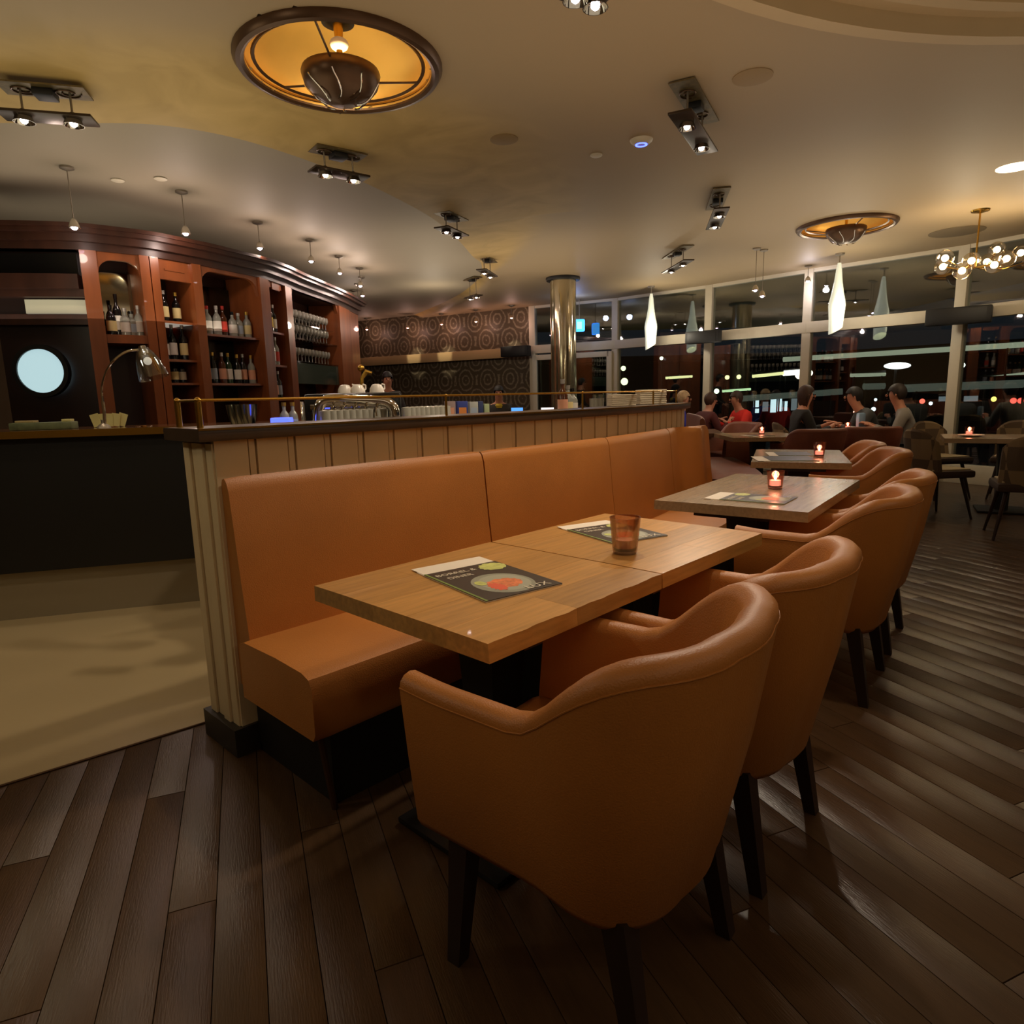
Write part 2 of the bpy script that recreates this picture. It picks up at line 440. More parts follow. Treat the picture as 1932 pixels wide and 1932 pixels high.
far_pts = [Vector((0, 19, 0)), Vector((9, 19, 0)), Vector((9, -4, 0)), Vector((-8, -4, 0))]
loops = [outer+far_pts, circ(D2c, R2), circ(COF, RC, 96)]
allv = [v for lp in loops for v in lp]
bv = [mb.b.verts.new((v.x, v.y, ZC)) for v in allv]
for tri in tessellate_polygon(loops):
    try: mb.b.faces.new([bv[k] for k in tri])
    except ValueError: pass
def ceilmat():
    M = bpy.data.materials.new('ceiling_paint_uplight'); M.use_nodes = True; N = M.node_tree.nodes; L = M.node_tree.links; b = N['Principled BSDF']
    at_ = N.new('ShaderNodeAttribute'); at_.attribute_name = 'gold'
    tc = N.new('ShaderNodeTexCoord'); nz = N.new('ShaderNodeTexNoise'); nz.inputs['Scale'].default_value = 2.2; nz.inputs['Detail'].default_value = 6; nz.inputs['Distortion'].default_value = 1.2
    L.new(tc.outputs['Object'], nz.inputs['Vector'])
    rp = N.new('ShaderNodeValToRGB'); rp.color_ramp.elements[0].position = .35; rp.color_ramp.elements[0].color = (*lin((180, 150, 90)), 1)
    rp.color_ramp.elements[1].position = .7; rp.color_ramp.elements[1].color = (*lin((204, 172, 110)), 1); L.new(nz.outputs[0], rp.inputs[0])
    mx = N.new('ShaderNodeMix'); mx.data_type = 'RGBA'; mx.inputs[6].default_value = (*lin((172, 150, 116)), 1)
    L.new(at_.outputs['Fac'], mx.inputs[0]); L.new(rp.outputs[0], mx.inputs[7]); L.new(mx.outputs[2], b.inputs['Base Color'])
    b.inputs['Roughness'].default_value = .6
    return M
CM = ceilmat(); cl = mb.obj('ceiling', CM); struct(cl, 'brown plaster ceiling with a curved band painted gold for yellow uplight')
# recessed ceiling over the bar
bp_ = [Vector((p.x, p.y)) for p in BI]+[Vector((-3.2, 19)), Vector((-8, 19)), Vector((-8, 3.6))]
mb = MB()
for tri in tessellate_polygon([[Vector((p.x, p.y, 0)) for p in bp_]]):
    mb.face([(bp_[k].x, bp_[k].y, 3.075) for k in tri])
o = mb.obj('ceiling', mat('bar_ceiling_paint', (166, 154, 132), .65, var=.03, vscale=1)); struct(o, 'grey recessed ceiling above the bar')
# coffer rings
prof = [(RC+.02, ZC-.004), (RC+.02, ZC-.03), (RC-.06, ZC-.03), (RC-.07, ZC+.05), (RC-.20, ZC+.06), (RC-.20, ZC+.01), (RC-.27, ZC+.01), (RC-.27, ZC+.10), (RC-.42, ZC+.11), (RC-.42, ZC+.16), (RC-.9, ZC+.2), (.01, ZC+.25)]
o = MB().lathe(prof, (COF.x, COF.y, 0), 96).obj('trim_2', mat('coffer_paint', (196, 172, 132), .6, var=.02)); struct(o, 'stepped circular ceiling coffer')

# ================================================================== CEILING FITTINGS
def dome_light(c, r, label, bulb=False, tilt=0):
    t = thing('dome_ceiling_light', label, 'ceiling light', (c.x, c.y, ZC), 0, None)
    MB().lathe([(r-.025, -.005), (r-.022, -.03), (r-.005, -.04), (r+.018, -.036), (r+.035, -.012), (r+.035, .004), (r-.025, .004)], n=56).obj('rim', BRONZE, t)
    prof = [(r-.024, -.02)]+[((r-.026)*math.cos(k*PI/24), .02+.26*math.sin(k*PI/24)) for k in range(0, 12)]+[(.004, .28)]
    MB().lathe(prof, n=56).obj('dome_lining', GOLDIN, t)
    MB().lathe([(r-.075, .0), (r-.06, -.008), (r-.055, .0), (r-.06, .008), (r-.075, .0)], n=56).obj('inner_ring', BRONZE, t)
    for k in range(3):
        a = k*2*PI/3+.5
        MB().tube([(.16*math.cos(a), .16*math.sin(a), -.055), ((r-.06)*math.cos(a), (r-.06)*math.sin(a), .0)], .006, 6).obj('arm', BRONZE, t)
    bowl = MB().lathe([(.20, -.03), (.205, -.045), (.19, -.10), (.15, -.145), (.08, -.18), (.004, -.19), (.004, -.18), (.14, -.135), (.18, -.095), (.19, -.04), (.20, -.03)], n=36).obj('bowl', BRONZE, t)
    for k in range(8):
        a = k*PI/4; pts = []
        for h in range(9):
            th = h/8; rr = .075+.12*th; zz = -.187+.10*th**1.6; w = .05*math.sin(PI*min(1, th*1.05))
            pts.append((rr*math.cos(a)-w*math.sin(a)*.5, rr*math.sin(a)+w*math.cos(a)*.5, zz-.004))
        MB().tube(pts, 0.0045, 6).obj('petal_wire', CHROME, bowl)
    MB().lathe([(.004, .28), (.05, .27), (.055, .24), (.03, .22), (.02, .12), (.012, .0), (.012, -.1)], n=16).obj('stem', BRASS, t)
    MB().lathe([(.004, .25), (.08, .245), (.085, .20), (.004, .19)], n=20).obj('cap', BLACKM, t)
    MB().sph((0, 0, .10), .045, 14, (1.1, 1.1, .7)).obj('bulb', mat('frosted_bulb', (240, 210, 160), .4, emit=.12, ecol=(1, .75, .45)), t)
    return t
dome_light(D1, R1, 'large gold lined dome light with a dark bronze bowl, near the bar')
dome_light(D2c, R2, 'smaller looking bronze dome light near the windows')
lamp('POINT', (D1.x, D1.y, ZC+.02), 8.0, (1, .84, .52), .05, name='dome_bulb')
lamp('POINT', (D2c.x, D2c.y, ZC+.02), 3.0, (1, .72, .4), .05, name='dome_bulb')

SCROLL = mat('pierced_bronze_plate', (112, 96, 62), .45, .4, var=.3, vscale=30)
PLATE = mat('smoked_metal_plate', (70, 58, 46), .3, .7, var=.1)
def twin_spot(x0, y0, x1, y1, z, label, bulb=BULBW, wdt=.17, n=2, drop=.11, power=8, aim=None):
    A, B = at(x0, y0, z), at(x1, y1, z); c = (A+B)/2; ln = (B-A).length; rz = math.atan2(B.y-A.y, B.x-A.x)
    ztop = ZC-.002
    # height of the ceiling here (recess or band)
    t = thing('twin_spotlight', label, 'spotlight', (c.x, c.y, z), rz, 'twin spotlights on the ceiling')
    if x0 < 1000: ztop = ZI+.012 if c.y < 8 else (2.975 if c.y < 10 else 3.07)
    h = ztop-z
    up = MB().box((0, 0, h-.008), (ln*.92, wdt, .008)).obj('ceiling_plate', SCROLL, t)
    for k in (-1, 1):
        pts = [(k*ln*.23+.07*math.cos(a)*(1-a/14), .06*math.sin(a)*(1-a/14), h-.016) for a in [j*.4 for j in range(26)]]
        MB().tube(pts, .004, 5).obj('scroll', BRONZE, up)
    MB().box((0, 0, h-.03), (.10, wdt*.6, .035), 0, .006).obj('driver_box', BLACKM, t)
    MB().box((0, 0, 0), (ln, wdt*.9, .014), 0, .003).obj('lamp_plate', PLATE, t)
    for k in (-1, 1):
        MB().tube([(k*ln*.26, 0, 0), (k*ln*.26, 0, h-.01)], .006, 6).obj('hanger', STEEL, t)
    for k in range(n):
        xx = (k-(n-1)/2)*ln*.52/(n-1)*1.0
        lh = MB().lathe([(.012, .055), (.035, .03), (.052, -.012), (.049, -.012), (.032, .022), (.01, .045)], (xx, 0, -.022), 18).obj('reflector', CHROME, t)
        MB().sph((xx, 0, -.022), .019, 10).obj('bulb', bulb, lh)
    if power: lamp('SPOT', (c.x, c.y, z-.05), power, HAL, .05, to=aim or (c.x+.05, c.y, 0), angle=125, blend=.9, name='spot_beam')
    return t
twin_spot(0, 215, 180, 228, 2.80, 'twin spotlight at the left edge on the gold band, nearest the camera', power=26)
twin_spot(588, 318, 690, 338, 2.80, 'twin spotlight on the gold band, second from the left', power=26)
twin_spot(832, 428, 872, 446, 2.80, 'twin spotlight on the gold band edge, third from the left', power=26)
twin_spot(908, 508, 930, 522, 2.80, 'small twin spotlight on the gold band, fourth from the left', wdt=.15, power=24)
twin_spot(882, 563, 904, 556, 2.80, 'farthest twin spotlight, above the bar end before the wallpaper', wdt=.15, power=24)
twin_spot(1282, 210, 1335, 288, 2.82, 'twin spotlight throwing a star of light, beside the small blue sensor', wdt=.15, power=75, aim=(.45, 3.7, .9))
twin_spot(1362, 392, 1345, 432, 2.82, 'twin spotlight in the middle of the right ceiling', wdt=.15, power=60, aim=(1.3, 5.2, .6))
twin_spot(1300, 490, 1257, 515, 2.82, 'twin spotlight with a pink glow before the nearer pendant lamp', wdt=.15, power=45)
twin_spot(1068, -22, 1140, 4, 2.82, 'twin spotlight cut off by the top edge of the picture', wdt=.15, power=85, aim=(-.35, 3.0, .9))

def disc_fitting(name, label, cat, px, py, r, material, h=.02, z=ZC, ring=None):
    p = at(px, py, z); o = MB().lathe([(.002, 0), (.002, -h), (r*.8, -h), (r, -h*.5), (r, 0)], n=28).obj(name, material, None, (p.x, p.y, z)); return tag(o, label, cat)
disc_fitting('ceiling_speaker', 'flat round brownish ceiling speaker right of the big dome light', 'speaker', 950, 262, .10, mat('speaker_cloth', (150, 124, 84), .7), .012)
t = thing('smoke_sensor', 'white round ceiling sensor glowing blue', 'sensor', at(1210, 264, ZC)[:], 0)
t.location.z = ZC
MB().lathe([(.002, -.03), (.05, -.03), (.075, -.012), (.08, 0)], n=28).obj('housing', WHITEP, t)
MB().lathe([(.030, -.034), (.042, -.034), (.042, -.028), (.030, -.028), (.030, -.034)], n=28).obj('light_ring', mat('blue_led', (30, 40, 255), .4, emit=7, ecol=(.05, .08, 1)), t)
disc_fitting('sprinkler_cover', 'small pale round cover left of the blue sensor', 'sprinkler', 1125, 292, .045, WHITEP, .012)
disc_fitting('downlight', 'bright flat round downlight at the right edge of the ceiling', 'downlight', 1915, 315, .13, mat('downlight_face', (250, 235, 200), .5, emit=2.2, ecol=(1, .88, .68)), .012)
disc_fitting('ceiling_vent', 'dark flat round vent above the globe chandelier', 'vent', 1805, 437, .28, mat('vent_grey', (120, 104, 78), .7), .01)
disc_fitting('dark_ceiling_disc', 'shadowy flat round speaker between the star spotlight and the coffer', 'speaker', 1420, 145, .11, mat('speaker_cloth2', (158, 134, 98), .7), .008)
disc_fitting('small_ceiling_disc', 'tiny pale disc on the grey bar ceiling, left one', 'detector', 222, 340, .05, WHITEP, .01, 3.072)
disc_fitting('small_ceiling_disc', 'tiny pale disc on the grey bar ceiling, right one', 'detector', 303, 337, .05, WHITEP, .01, 3.072)

# hanging halogen points above the bar and along the wallpaper
def point_lamp(px, py, z, zc, label, bulb, group, power=3, col=HAL, Y=None, to=None):
    p = aty(px, py, Y) if Y else at(px, py, z); z = p.z
    t = thing('hanging_halogen', label, 'spotlight', (p.x, p.y, zc), 0, group)
    h = zc-z
    MB().lathe([(.002, 0), (.05, 0), (.05, -.015), (.012, -.03), (.002, -.03)], n=16).obj('canopy', STEEL, t)
    MB().tube([(0, 0, -.02), (0, 0, -h+.04)], .004, 6).obj('stem', STEEL, t)
    sh = MB().lathe([(.008, .05), (.03, .025), (.042, -.02), (.038, -.02), (.026, .02), (.006, .04)], (0, 0, -h), 14).obj('reflector', CHROME, t)
    MB().sph((0, 0, -h-.01), .026, 10).obj('bulb', bulb, sh)
    if power: lamp('POINT', (p.x, p.y, z-.08), power, col, .04, name='halogen_glow')
    return t
bl = [(140, 425, 5.7, BULBP, 'first'), (350, 437, 6.35, BULBP, 'second'), (490, 465, 7.4, mat('blue_halogen_bulb', (215, 215, 255), .5, emit=26, ecol=(.62, .6, 1)), 'third'), (587, 490, 8.2, BULBP, 'fourth'), (641, 513, 9.1, BULBP, 'fifth'), (680, 537, 9.9, BULBP, 'sixth'), (684, 556, 10.6, BULBP, 'seventh'), (676, 571, 11.2, BULBP, 'eighth'), (669, 590, 11.8, BULBP, 'ninth')]
for x, y, Y, bm_, n_ in bl:
    point_lamp(x, y, None, 3.075, f'{n_} small hanging halogen from the left above the mahogany back bar', bm_, 'halogens above the back bar', power={'seventh': 0, 'eighth': 0, 'first': 3.5}.get(n_, 8), col=(1, .72, .60), Y=Y-.25)
for k, (x, y) in enumerate([(692, 620), (769, 617), (833, 610), (898, 605), (965, 598)]):
    s = (x-692)/(965-692); base = WP[0]+wd*(4.0*(1-s)+.35); bb = base-nb*.45
    p = aty(x, y, bb.y)
    point_lamp(x, y, None, 3.0 if k else 3.075, f'{ORD[k]} red glowing halogen from the left against the damask wallpaper', BULBR, 'red halogens before the wallpaper', power=3.5, col=(1, .45, .32), Y=bb.y)
for x in (780, 845, 972):
    P = aty(x, 655, WP[0].y+.3)
    t_ = WP[0]+wd*((1005-x)/325*4.3)
    lamp('SPOT', (t_.x-nb.x*.8, t_.y-nb.y*.8, 2.9), 34, (1, .86, .55), .02, to=(t_.x, t_.y, 2.1), angle=26, blend=.5, name='wall_wash')
for k, (x, y) in enumerate([(1425, 545), (1438, 556), (1524, 528)]):
    point_lamp(x, y, None, 3.0, f'{["left of a pair of small violet halogens", "right of a pair of small violet halogens", "single small violet halogen"][k]} before the windows', mat('lilac_bulb', (235, 225, 255), .5, emit=22, ecol=(.8, .72, 1)), 'violet halogens by the windows', power=[0, 1, 7][k], col=(.86, .80, 1), Y=[8.6, 8.7, 9.85][k])

# pendants: white glass vase shape with slanted lower end
def pendant(px, py_top, label, zs, pw):
    p = at(px, py_top, ZC); t = thing('glass_pendant_lamp', label, 'pendant lamp', (p.x, p.y, ZC), 0, 'vase shaped glass pendants')
    MB().lathe([(.002, 0), (.06, 0), (.055, -.02), (.02, -.03), (.002, -.03)], n=18).obj('canopy', STEEL, t)
    MB().tube([(0, 0, -.02), (0, 0, -.14)], .008, 8).obj('cable', STEEL, t)
    Z = [(-.12, .022), (-.2, .035), (-.35, .05), (-.5, .075), (-.6, .098), (-.66, .105), (-.72, .10), (-.85, .09), (-.98, .085)]
    mb = MB(); rows = []
    for zz, rr in Z:
        rows.append([(rr*math.cos(2*PI*k/24), rr*math.sin(2*PI*k/24), zz + (.05*math.cos(2*PI*k/24) if zz < -.95 else 0)) for k in range(24)])
    mb.grid(rows, closev=True)
    mb.obj('glass_shade', PEND, t)
    MB().sph((0, 0, -.62), .06, 14, (1, 1, 1.3)).obj('bulb', mat('pendant_bulb', (255, 250, 235), .5, emit=9, ecol=(1, .95, .82)), t)
    lamp('POINT', (p.x-.0, p.y-.25, ZC-.75), pw, (1, .86, .62), .05, name='pendant_glow')
    return t
PEND = mat('opal_pendant_glass', (226, 226, 200), .35, emit=.55, ecol=(.86, .9, .72))
pendant(1585, 478, 'large vase shaped white glass pendant below the smaller dome light', 1, 18)
pendant(1229, 540, 'vase shaped white glass pendant right of the mirrored column', 1, 18)

# globe chandelier
CP = at(1850, 396, ZC); t = thing('globe_chandelier', 'brass chandelier with glowing clear glass globes near the windows', 'chandelier', (CP.x, CP.y, ZC))
MB().lathe([(.002, 0), (.085, 0), (.08, -.015), (.02, -.03), (.002, -.03)], n=20).obj('canopy', BRASS, t)
MB().tube([(0, 0, -.02), (0, 0, -.56)], .009, 8).obj('rod', BRASS, t)
GG = glassmat('amber_globe_glass', (1, .93, .80), .10, .05)
GB = mat('globe_bulb', (255, 225, 170), .5, emit=14, ecol=(1, .78, .48))
for k, (x, y, dy) in enumerate([(1783, 487, -.1), (1779, 503, .1), (1833, 492, -.2), (1815, 511, -.35), (1881, 471, .25), (1862, 494, .2), (1876, 500, -.3), (1899, 488, -.1), (1926, 477, .1), (1945, 492, .2)]):
    P = aty(x, y, CP.y+dy)-Vector((CP.x, CP.y, ZC))
    MB().tube([(0, 0, -.55), (P.x*.5, P.y*.5, -.56), P], .006, 6).obj('arm', BRASS, t)
    g = MB().sph(P, .082, 16).obj('globe', GG, t); MB().sph(P, .034, 10).obj('bulb', GB, g)
for dx in (-.25, .35): lamp('POINT', (CP.x+dx, CP.y-.1, ZC-.5), 11, (1, .80, .50), .04, name='chandelier_glow')

# ================================================================== DIVIDING WALL, COUNTER, BANQUETTE
SE = 4.0; AW = .62; TW = .23
wl = MB()
sweep(wl, .03, SE, [(AW+.012, 0), (AW+TW-.012, 0), (AW+TW-.012, 1.134), (AW+.012, 1.134)], smooth=False)
wl = wl.obj('wall_divider', BEIGE); struct(wl, 'low beige panelled wall that carries the dark bar top')
s = .015; k = 0
while s < SE-.02:
    wide = .115; s1 = min(s+wide, SE)
    MB().grid([[Cp(s, AW-.008, 0.1), Cp(s, AW+.014, .1), Cp(s, AW+.014, 1.134), Cp(s, AW-.008, 1.134)], [Cp(s1, AW-.008, .1), Cp(s1, AW+.014, .1), Cp(s1, AW+.014, 1.134), Cp(s1, AW-.008, 1.134)]], closev=True, smooth=False, cap=True).obj('board', BEIGE, wl)
    s0 = s1+.006; s1 = min(s0+.022, SE)
    if s1 > s0: MB().grid([[Cp(s0, AW-.003, 0.1), Cp(s0, AW+.014, .1), Cp(s0, AW+.014, 1.134), Cp(s0, AW-.003, 1.134)], [Cp(s1, AW-.003, .1), Cp(s1, AW+.014, .1), Cp(s1, AW+.014, 1.134), Cp(s1, AW-.003, 1.134)]], closev=True, smooth=False, cap=True).obj('bead', BEIGE, wl)
    s = s1+.006
h0 = heading(0); 
for k in range(4):      # end boards
    a0 = AW+.0+k*TW/4; aw = TW/4-.006; wdp = .012 if k % 2 == 0 else .02
    MB().box(Cp(.025-wdp/2, a0+aw/2, .61), (wdp+.01, aw, 1.03), h0, .002).obj('end_board', BEIGE, wl)
pb = MB(); sweep(pb, -.02, SE+.02, [(AW-.022, 0), (AW+TW+.02, 0), (AW+TW+.02, .105), (AW-.022, .105)], smooth=False)
pb = pb.obj('baseboard_divider', mat('dark_baseboard', (46, 40, 36), .45)); struct(pb, 'dark baseboard round the foot of the dividing wall')
ct = MB(); sweep(ct, -.045, SE+.05, rrect(AW-.045, AW+TW+.035, 1.135, 1.178, .008, 2), smooth=False)
ct = tag(ct.obj('dark_counter', COUNTER), 'long curved dark bar top over the beige panelled wall', 'counter')
MB().grid([[Cp(-.045+(SE+.095)*i/40, a, z) for a, z in ((AW-.048, 1.172), (AW-.042, 1.172), (AW-.042, 1.179), (AW-.048, 1.179))] for i in range(41)], closev=True, cap=True, smooth=False).obj('brass_edge', BRASS, ct)
# gallery rail
gr = thing('gallery_rail', 'thin brass gallery rail along the curved dark bar top', 'rail', Cp(0, AW, 1.165)[:])
L0 = Vector(gr.location)
def rel(v): return Vector(v)-L0
az = AW+.05
MB().tube([rel(Cp(.0, AW+TW-.0, 1.270)), rel(Cp(.0, az, 1.270))]+[rel(Cp((SE-.02)*i/50, az, 1.270)) for i in range(51)]+[rel(Cp(SE-.02, AW+TW, 1.262))], .0050, 8).obj('rail', BRASS, gr)
for s_, a_ in [(.0, AW+TW-.0), (.0, az), (1.1, az), (2.2, az), (3.3, az), (SE-.04, az), (SE-.04, AW+TW)]:
    MB().tube([rel(Cp(s_, a_, 1.178)), rel(Cp(s_, a_, 1.270))], .0105 if s_ < 1 else .006, 10).sph(rel(Cp(s_, a_, 1.270)), .0115 if s_ < 1 else .008, 8).obj('rail_post', BRASS, gr)

# banquette sections (each upholstered unit is a thing)
seams = [.002, 1.22, 2.32, 3.35]
blab = ['front section of the cognac leather banquette with the open end', 'second section of the cognac leather banquette, behind the candle without flame', 'third section of the cognac leather banquette, beside the middle tables']
def back_prof(t=0):
    return [(.50-t, .30), (.505-t, .45), (.535-t, .70), (.560-t, .965), (.571-t, .998), (.586-t, 1.012), (.603, 1.008), (.612, .99), (.612, .262), (.53-t, .262)]
for k in range(3):
    s0, s1 = seams[k]+.004, seams[k+1]-.004
    o_ = Cp(s0, .3, 0); t = thing('banquette', blab[k], 'bench', o_[:], 0, 'cognac leather banquette sections')
    def sw(prof, name, m_, a_=s0, b_=s1, n=10):
        mb = MB(); rows = []
        for i in range(n+1):
            u = i/n; s = a_+(b_-a_)*u; inset = 0
            e = min(u, 1-u)*(b_-a_)
            if e < .012: inset = .006
            row = []
            cxp = sum(p_[0] for p_ in prof)/len(prof); czp = sum(p_[1] for p_ in prof)/len(prof)
            for a, z in prof:
                row.append(Cp(s, a+(cxp-a)*inset*4, z+(czp-z)*inset*2)-o_)
            rows.append(row)
        mb.grid(rows, closev=True, cap=True); return mb.obj(name, m_, t)
    sw(back_prof(), 'backrest', LEATHER, s0+.02 if k == 0 else s0, n=24)
    sw([(.51, .262), (.51, .455), (.47, .470), (.25, .475), (.085, .470), (.045, .458), (.030, .43), (.030, .285), (.045, .262)], 'seat', LEATHER, s0-.02 if k == 0 else s0, n=24)
    sw([(.085, 0), (.60, 0), (.60, .262), (.085, .262)], 'plinth', mat('black_plinth', (18, 13, 10), .6), s0+.06, s1, n=6)
    if k == 0: MB().tube([Cp(.055, .075, .0)-o_, Cp(.02, .07, .262)-o_], .011, 8).obj('leg', BRONZE, t)
# end section curving out
s0 = seams[3]; o_ = Cp(s0, .3, 0); t = thing('banquette', 'end section of the cognac leather banquette curving out beside the bar wall end', 'bench', o_[:], 0, 'cognac leather banquette sections')
mb = MB(); rows = []
for i in range(13):
    u = i/12; s = s0+.004+u*.50; off = .16*sm(u*1.3-.2); fl_ = .02*math.sin(u*PI*4)*(u > .3)
    rows.append([Cp(s, a-off*(1 if a < .6 else .75)-(fl_ if a < .58 else 0), z)-o_ for a, z in back_prof()])
mb.grid(rows, closev=True, cap=True).obj('backrest', LEATHER, t)
mb = MB(); rows = []
for i in range(9):
    s = s0+.004+i/8*.46
    rows.append([Cp(s, a, z)-o_ for a, z in [(.36, .32), (.36, .46), (.3, .472), (.25, .475), (.02, .470), (-.03, .455), (-.045, .42), (-.045, .33), (-.03, .305)]])
mb.grid(rows, closev=True, cap=True).obj('seat', LEATHER, t)
mb = MB(); mb.grid([[Cp(s0+.004+i/4*.42, a, z)-o_ for a, z in [(.13, 0), (.33, 0), (.33, .32), (.13, .32)]] for i in range(5)], closev=True, cap=True, smooth=False).obj('plinth', MATS['black_plinth'], t)
# further bench beyond the bar wall
o_ = Cp(5.0, .3, 0); t = thing('banquette', 'far round-cornered cognac bench beyond the end of the bar wall', 'bench', o_[:], 0, 'cognac leather banquette sections')
mb = MB(); rows = []
for i in range(19):
    u = i/18; s = 4.95+u*2.2; r_ = .24*(1-sm(min(1, u*7)))
    rows.append([Cp(s, max(a, 0)+(r_ if a < .3 else 0), z)-o_ for a, z in [(.50, .32), (.50, .46), (.47, .472), (.25, .475), (.05, .468), (.015, .455), (0, .42), (0, .34), (.01, .322)]])
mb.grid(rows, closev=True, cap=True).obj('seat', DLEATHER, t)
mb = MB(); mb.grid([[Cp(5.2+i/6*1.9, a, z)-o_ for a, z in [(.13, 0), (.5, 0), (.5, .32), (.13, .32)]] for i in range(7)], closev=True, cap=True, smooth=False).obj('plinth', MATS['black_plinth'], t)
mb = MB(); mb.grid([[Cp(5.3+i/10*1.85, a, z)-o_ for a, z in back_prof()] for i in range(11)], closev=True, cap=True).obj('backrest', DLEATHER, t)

# ================================================================== TABLES
TH = .045
OAKG = mat('grey_oak_tabletop', (166, 140, 106), .26, var=.14, vscale=7, stretch=(.9, 9, 9), randv=.08, bump=.1, bscale=40, coat=.25)
def table(c, rz, lx, ly, label, group='oak topped dining tables', m_=OAK, wavy=False, z=.75, feet=1):
    t = thing('dining_table', label, 'table', (c[0], c[1], 0), rz, group)
    nb_ = max(3, round(ly/.14)); bw = ly/nb_
    for i in range(nb_):
        y = -ly/2+bw*(i+.5); cuts = [-lx/2, lx/2]
        if i % 2 == 0: cuts.insert(1, random.uniform(-.18, .18)*lx)
        elif i % 3 == 0: cuts.insert(1, random.uniform(.05, .3)*lx)
        for x0, x1 in zip(cuts, cuts[1:]):
            mb = MB().box(((x0+x1)/2, y, z-TH/2), (x1-x0-.0006, bw-.0006, TH))
            if i == 0 or i == nb_-1:
                sgn = -1 if i == 0 else 1
                bmesh.ops.subdivide_edges(mb.b, edges=[e for e in mb.b.edges if abs(e.verts[0].co.x-e.verts[1].co.x) > .05], cuts=14, use_grid_fill=True)
                for v in mb.b.verts:
                    if v.co.y*sgn > ly/2-.002:
                        wv = math.sin(v.co.x*41+2)+.6*math.sin(v.co.x*87)+.5*math.sin(v.co.x*19)
                        if v.co.z > z-.004: v.co.y -= sgn*(.002+(.0022*wv if wavy and sgn < 0 else 0)); v.co.z -= .001
            else:
                pass
            mb.obj('board', m_, t)
    for f_ in ([0] if feet == 1 else [-lx*.25, lx*.25]):
        MB().box((f_, 0, .012), (.42, .42, .018), 0, .004).obj('foot_plate', BLACKM, t)
        MB().grid([[(f_+sx*w_, sy*w_, zz) for sx, sy in ((-1, -1), (1, -1), (1, 1), (-1, 1))] for w_, zz in ((.055, .02), (.06, .4), (.075, z-TH-.02))], closev=True, smooth=False, cap=True).obj('pedestal', BLACKM, t)
        MB().box((f_, 0, z-TH-.012), (.5, .34, .022), 0, .003).obj('top_plate', BLACKM, t)
    return t
def quad(px4, z=.75):
    P = [at(x, y, z).xy for x, y in px4]; c = sum(P, Vector((0, 0)))/4
    d = ((P[2]-P[1])+(P[3]-P[0]))/2; e = ((P[1]-P[0])+(P[2]-P[3]))/2
    return c, math.atan2(d.y, d.x), d.length, e.length
q1 = quad([(595, 1105), (932, 1217), (1238, 1081), (923, 1022)]); q2 = quad([(924, 1019), (1242, 1077), (1408, 1004), (1116, 971)])
q3 = quad([(1242, 941), (1522, 968), (1624, 905), (1385, 894)]); q4 = quad([(1417, 873), (1606, 873), (1580, 848), (1430, 848)])
rz12 = R(46.8)
T1c = q1[0]; T2c = q2[0]; 
# keep the two front tables parallel and touching
u = V2(rz12); T2c = T1c+u*.706
table(T1c, rz12, .70, .695, 'nearest square oak table carrying the menu with a plate of food', wavy=True)
table(T2c, rz12, .70, .695, 'second square oak table with the unlit brown candle glass')
table(q3[0], q3[1], 1.20, .70, 'greyish oak double table with a lit candle and one menu, third from the front', m_=OAKG, feet=2)
table(q4[0], q4[1], 1.10, .66, 'greyish oak table, fourth from the front, its candle at the right of two dark menus', m_=OAKG, feet=2)
T5 = at(1437, 823, .75).xy+Vector((.05, .25)); table(T5, R(86), .9, .8, 'far oak table by the curved dark bench end, candle beside pale menus', m_=OAKG)
T6 = at(1325, 815, .75).xy+Vector((-.1, .2)); table(T6, R(80), 1.0, .75, 'far dark table just right of the bar wall end', m_=mat('dark_oak_top', (92, 66, 44), .3, var=.1))
T7 = Vector((4.15, 8.50)); table(T7, R(-5), .75, .7, 'dark table by the windows where the woman in black sits', m_=MATS['dark_oak_top'])
T8 = at(1880, 826, .75).xy; T8 = Vector((4.95, 6.55)); table(T8, R(-30), 1.1, .75, 'wooden table at the right edge between the dark chairs', m_=OAKG)
# dark slatted counter end below tables 5/6
# menus
def text(body, size, material, parent, loc, rz=0, name='lettering', ext=.0003, sx=1):
    c = bpy.data.curves.new(name, 'FONT'); c.body = body; c.size = size; c.extrude = ext; c.align_x = 'LEFT'; c.resolution_u = 3
    o = bpy.data.objects.new(name, c); COL.objects.link(o)
    dg = bpy.context.evaluated_depsgraph_get(); me = bpy.data.meshes.new_from_object(o.evaluated_get(dg)); bpy.data.objects.remove(o)
    o = bpy.data.objects.new(name, me); COL.objects.link(o); me.materials.clear(); me.materials.append(material)
    o.parent = parent; o.location = loc; o.rotation_euler = (0, 0, rz); o.scale = (sx, 1, 1); return o
COVER = mat('dark_menu_cover', (66, 58, 50), .35, var=.1, vscale=10)
GREEN = mat('green_spine', (120, 140, 60), .5); MPLATE = mat('printed_grey_plate', (150, 150, 130), .45, var=.1)
FOOD = mat('printed_salmon', (232, 128, 70), .5, var=.25, vscale=60); LIME = mat('printed_lime', (196, 200, 110), .5, var=.2, vscale=40); WTXT = mat('white_print', (226, 214, 190), .5)
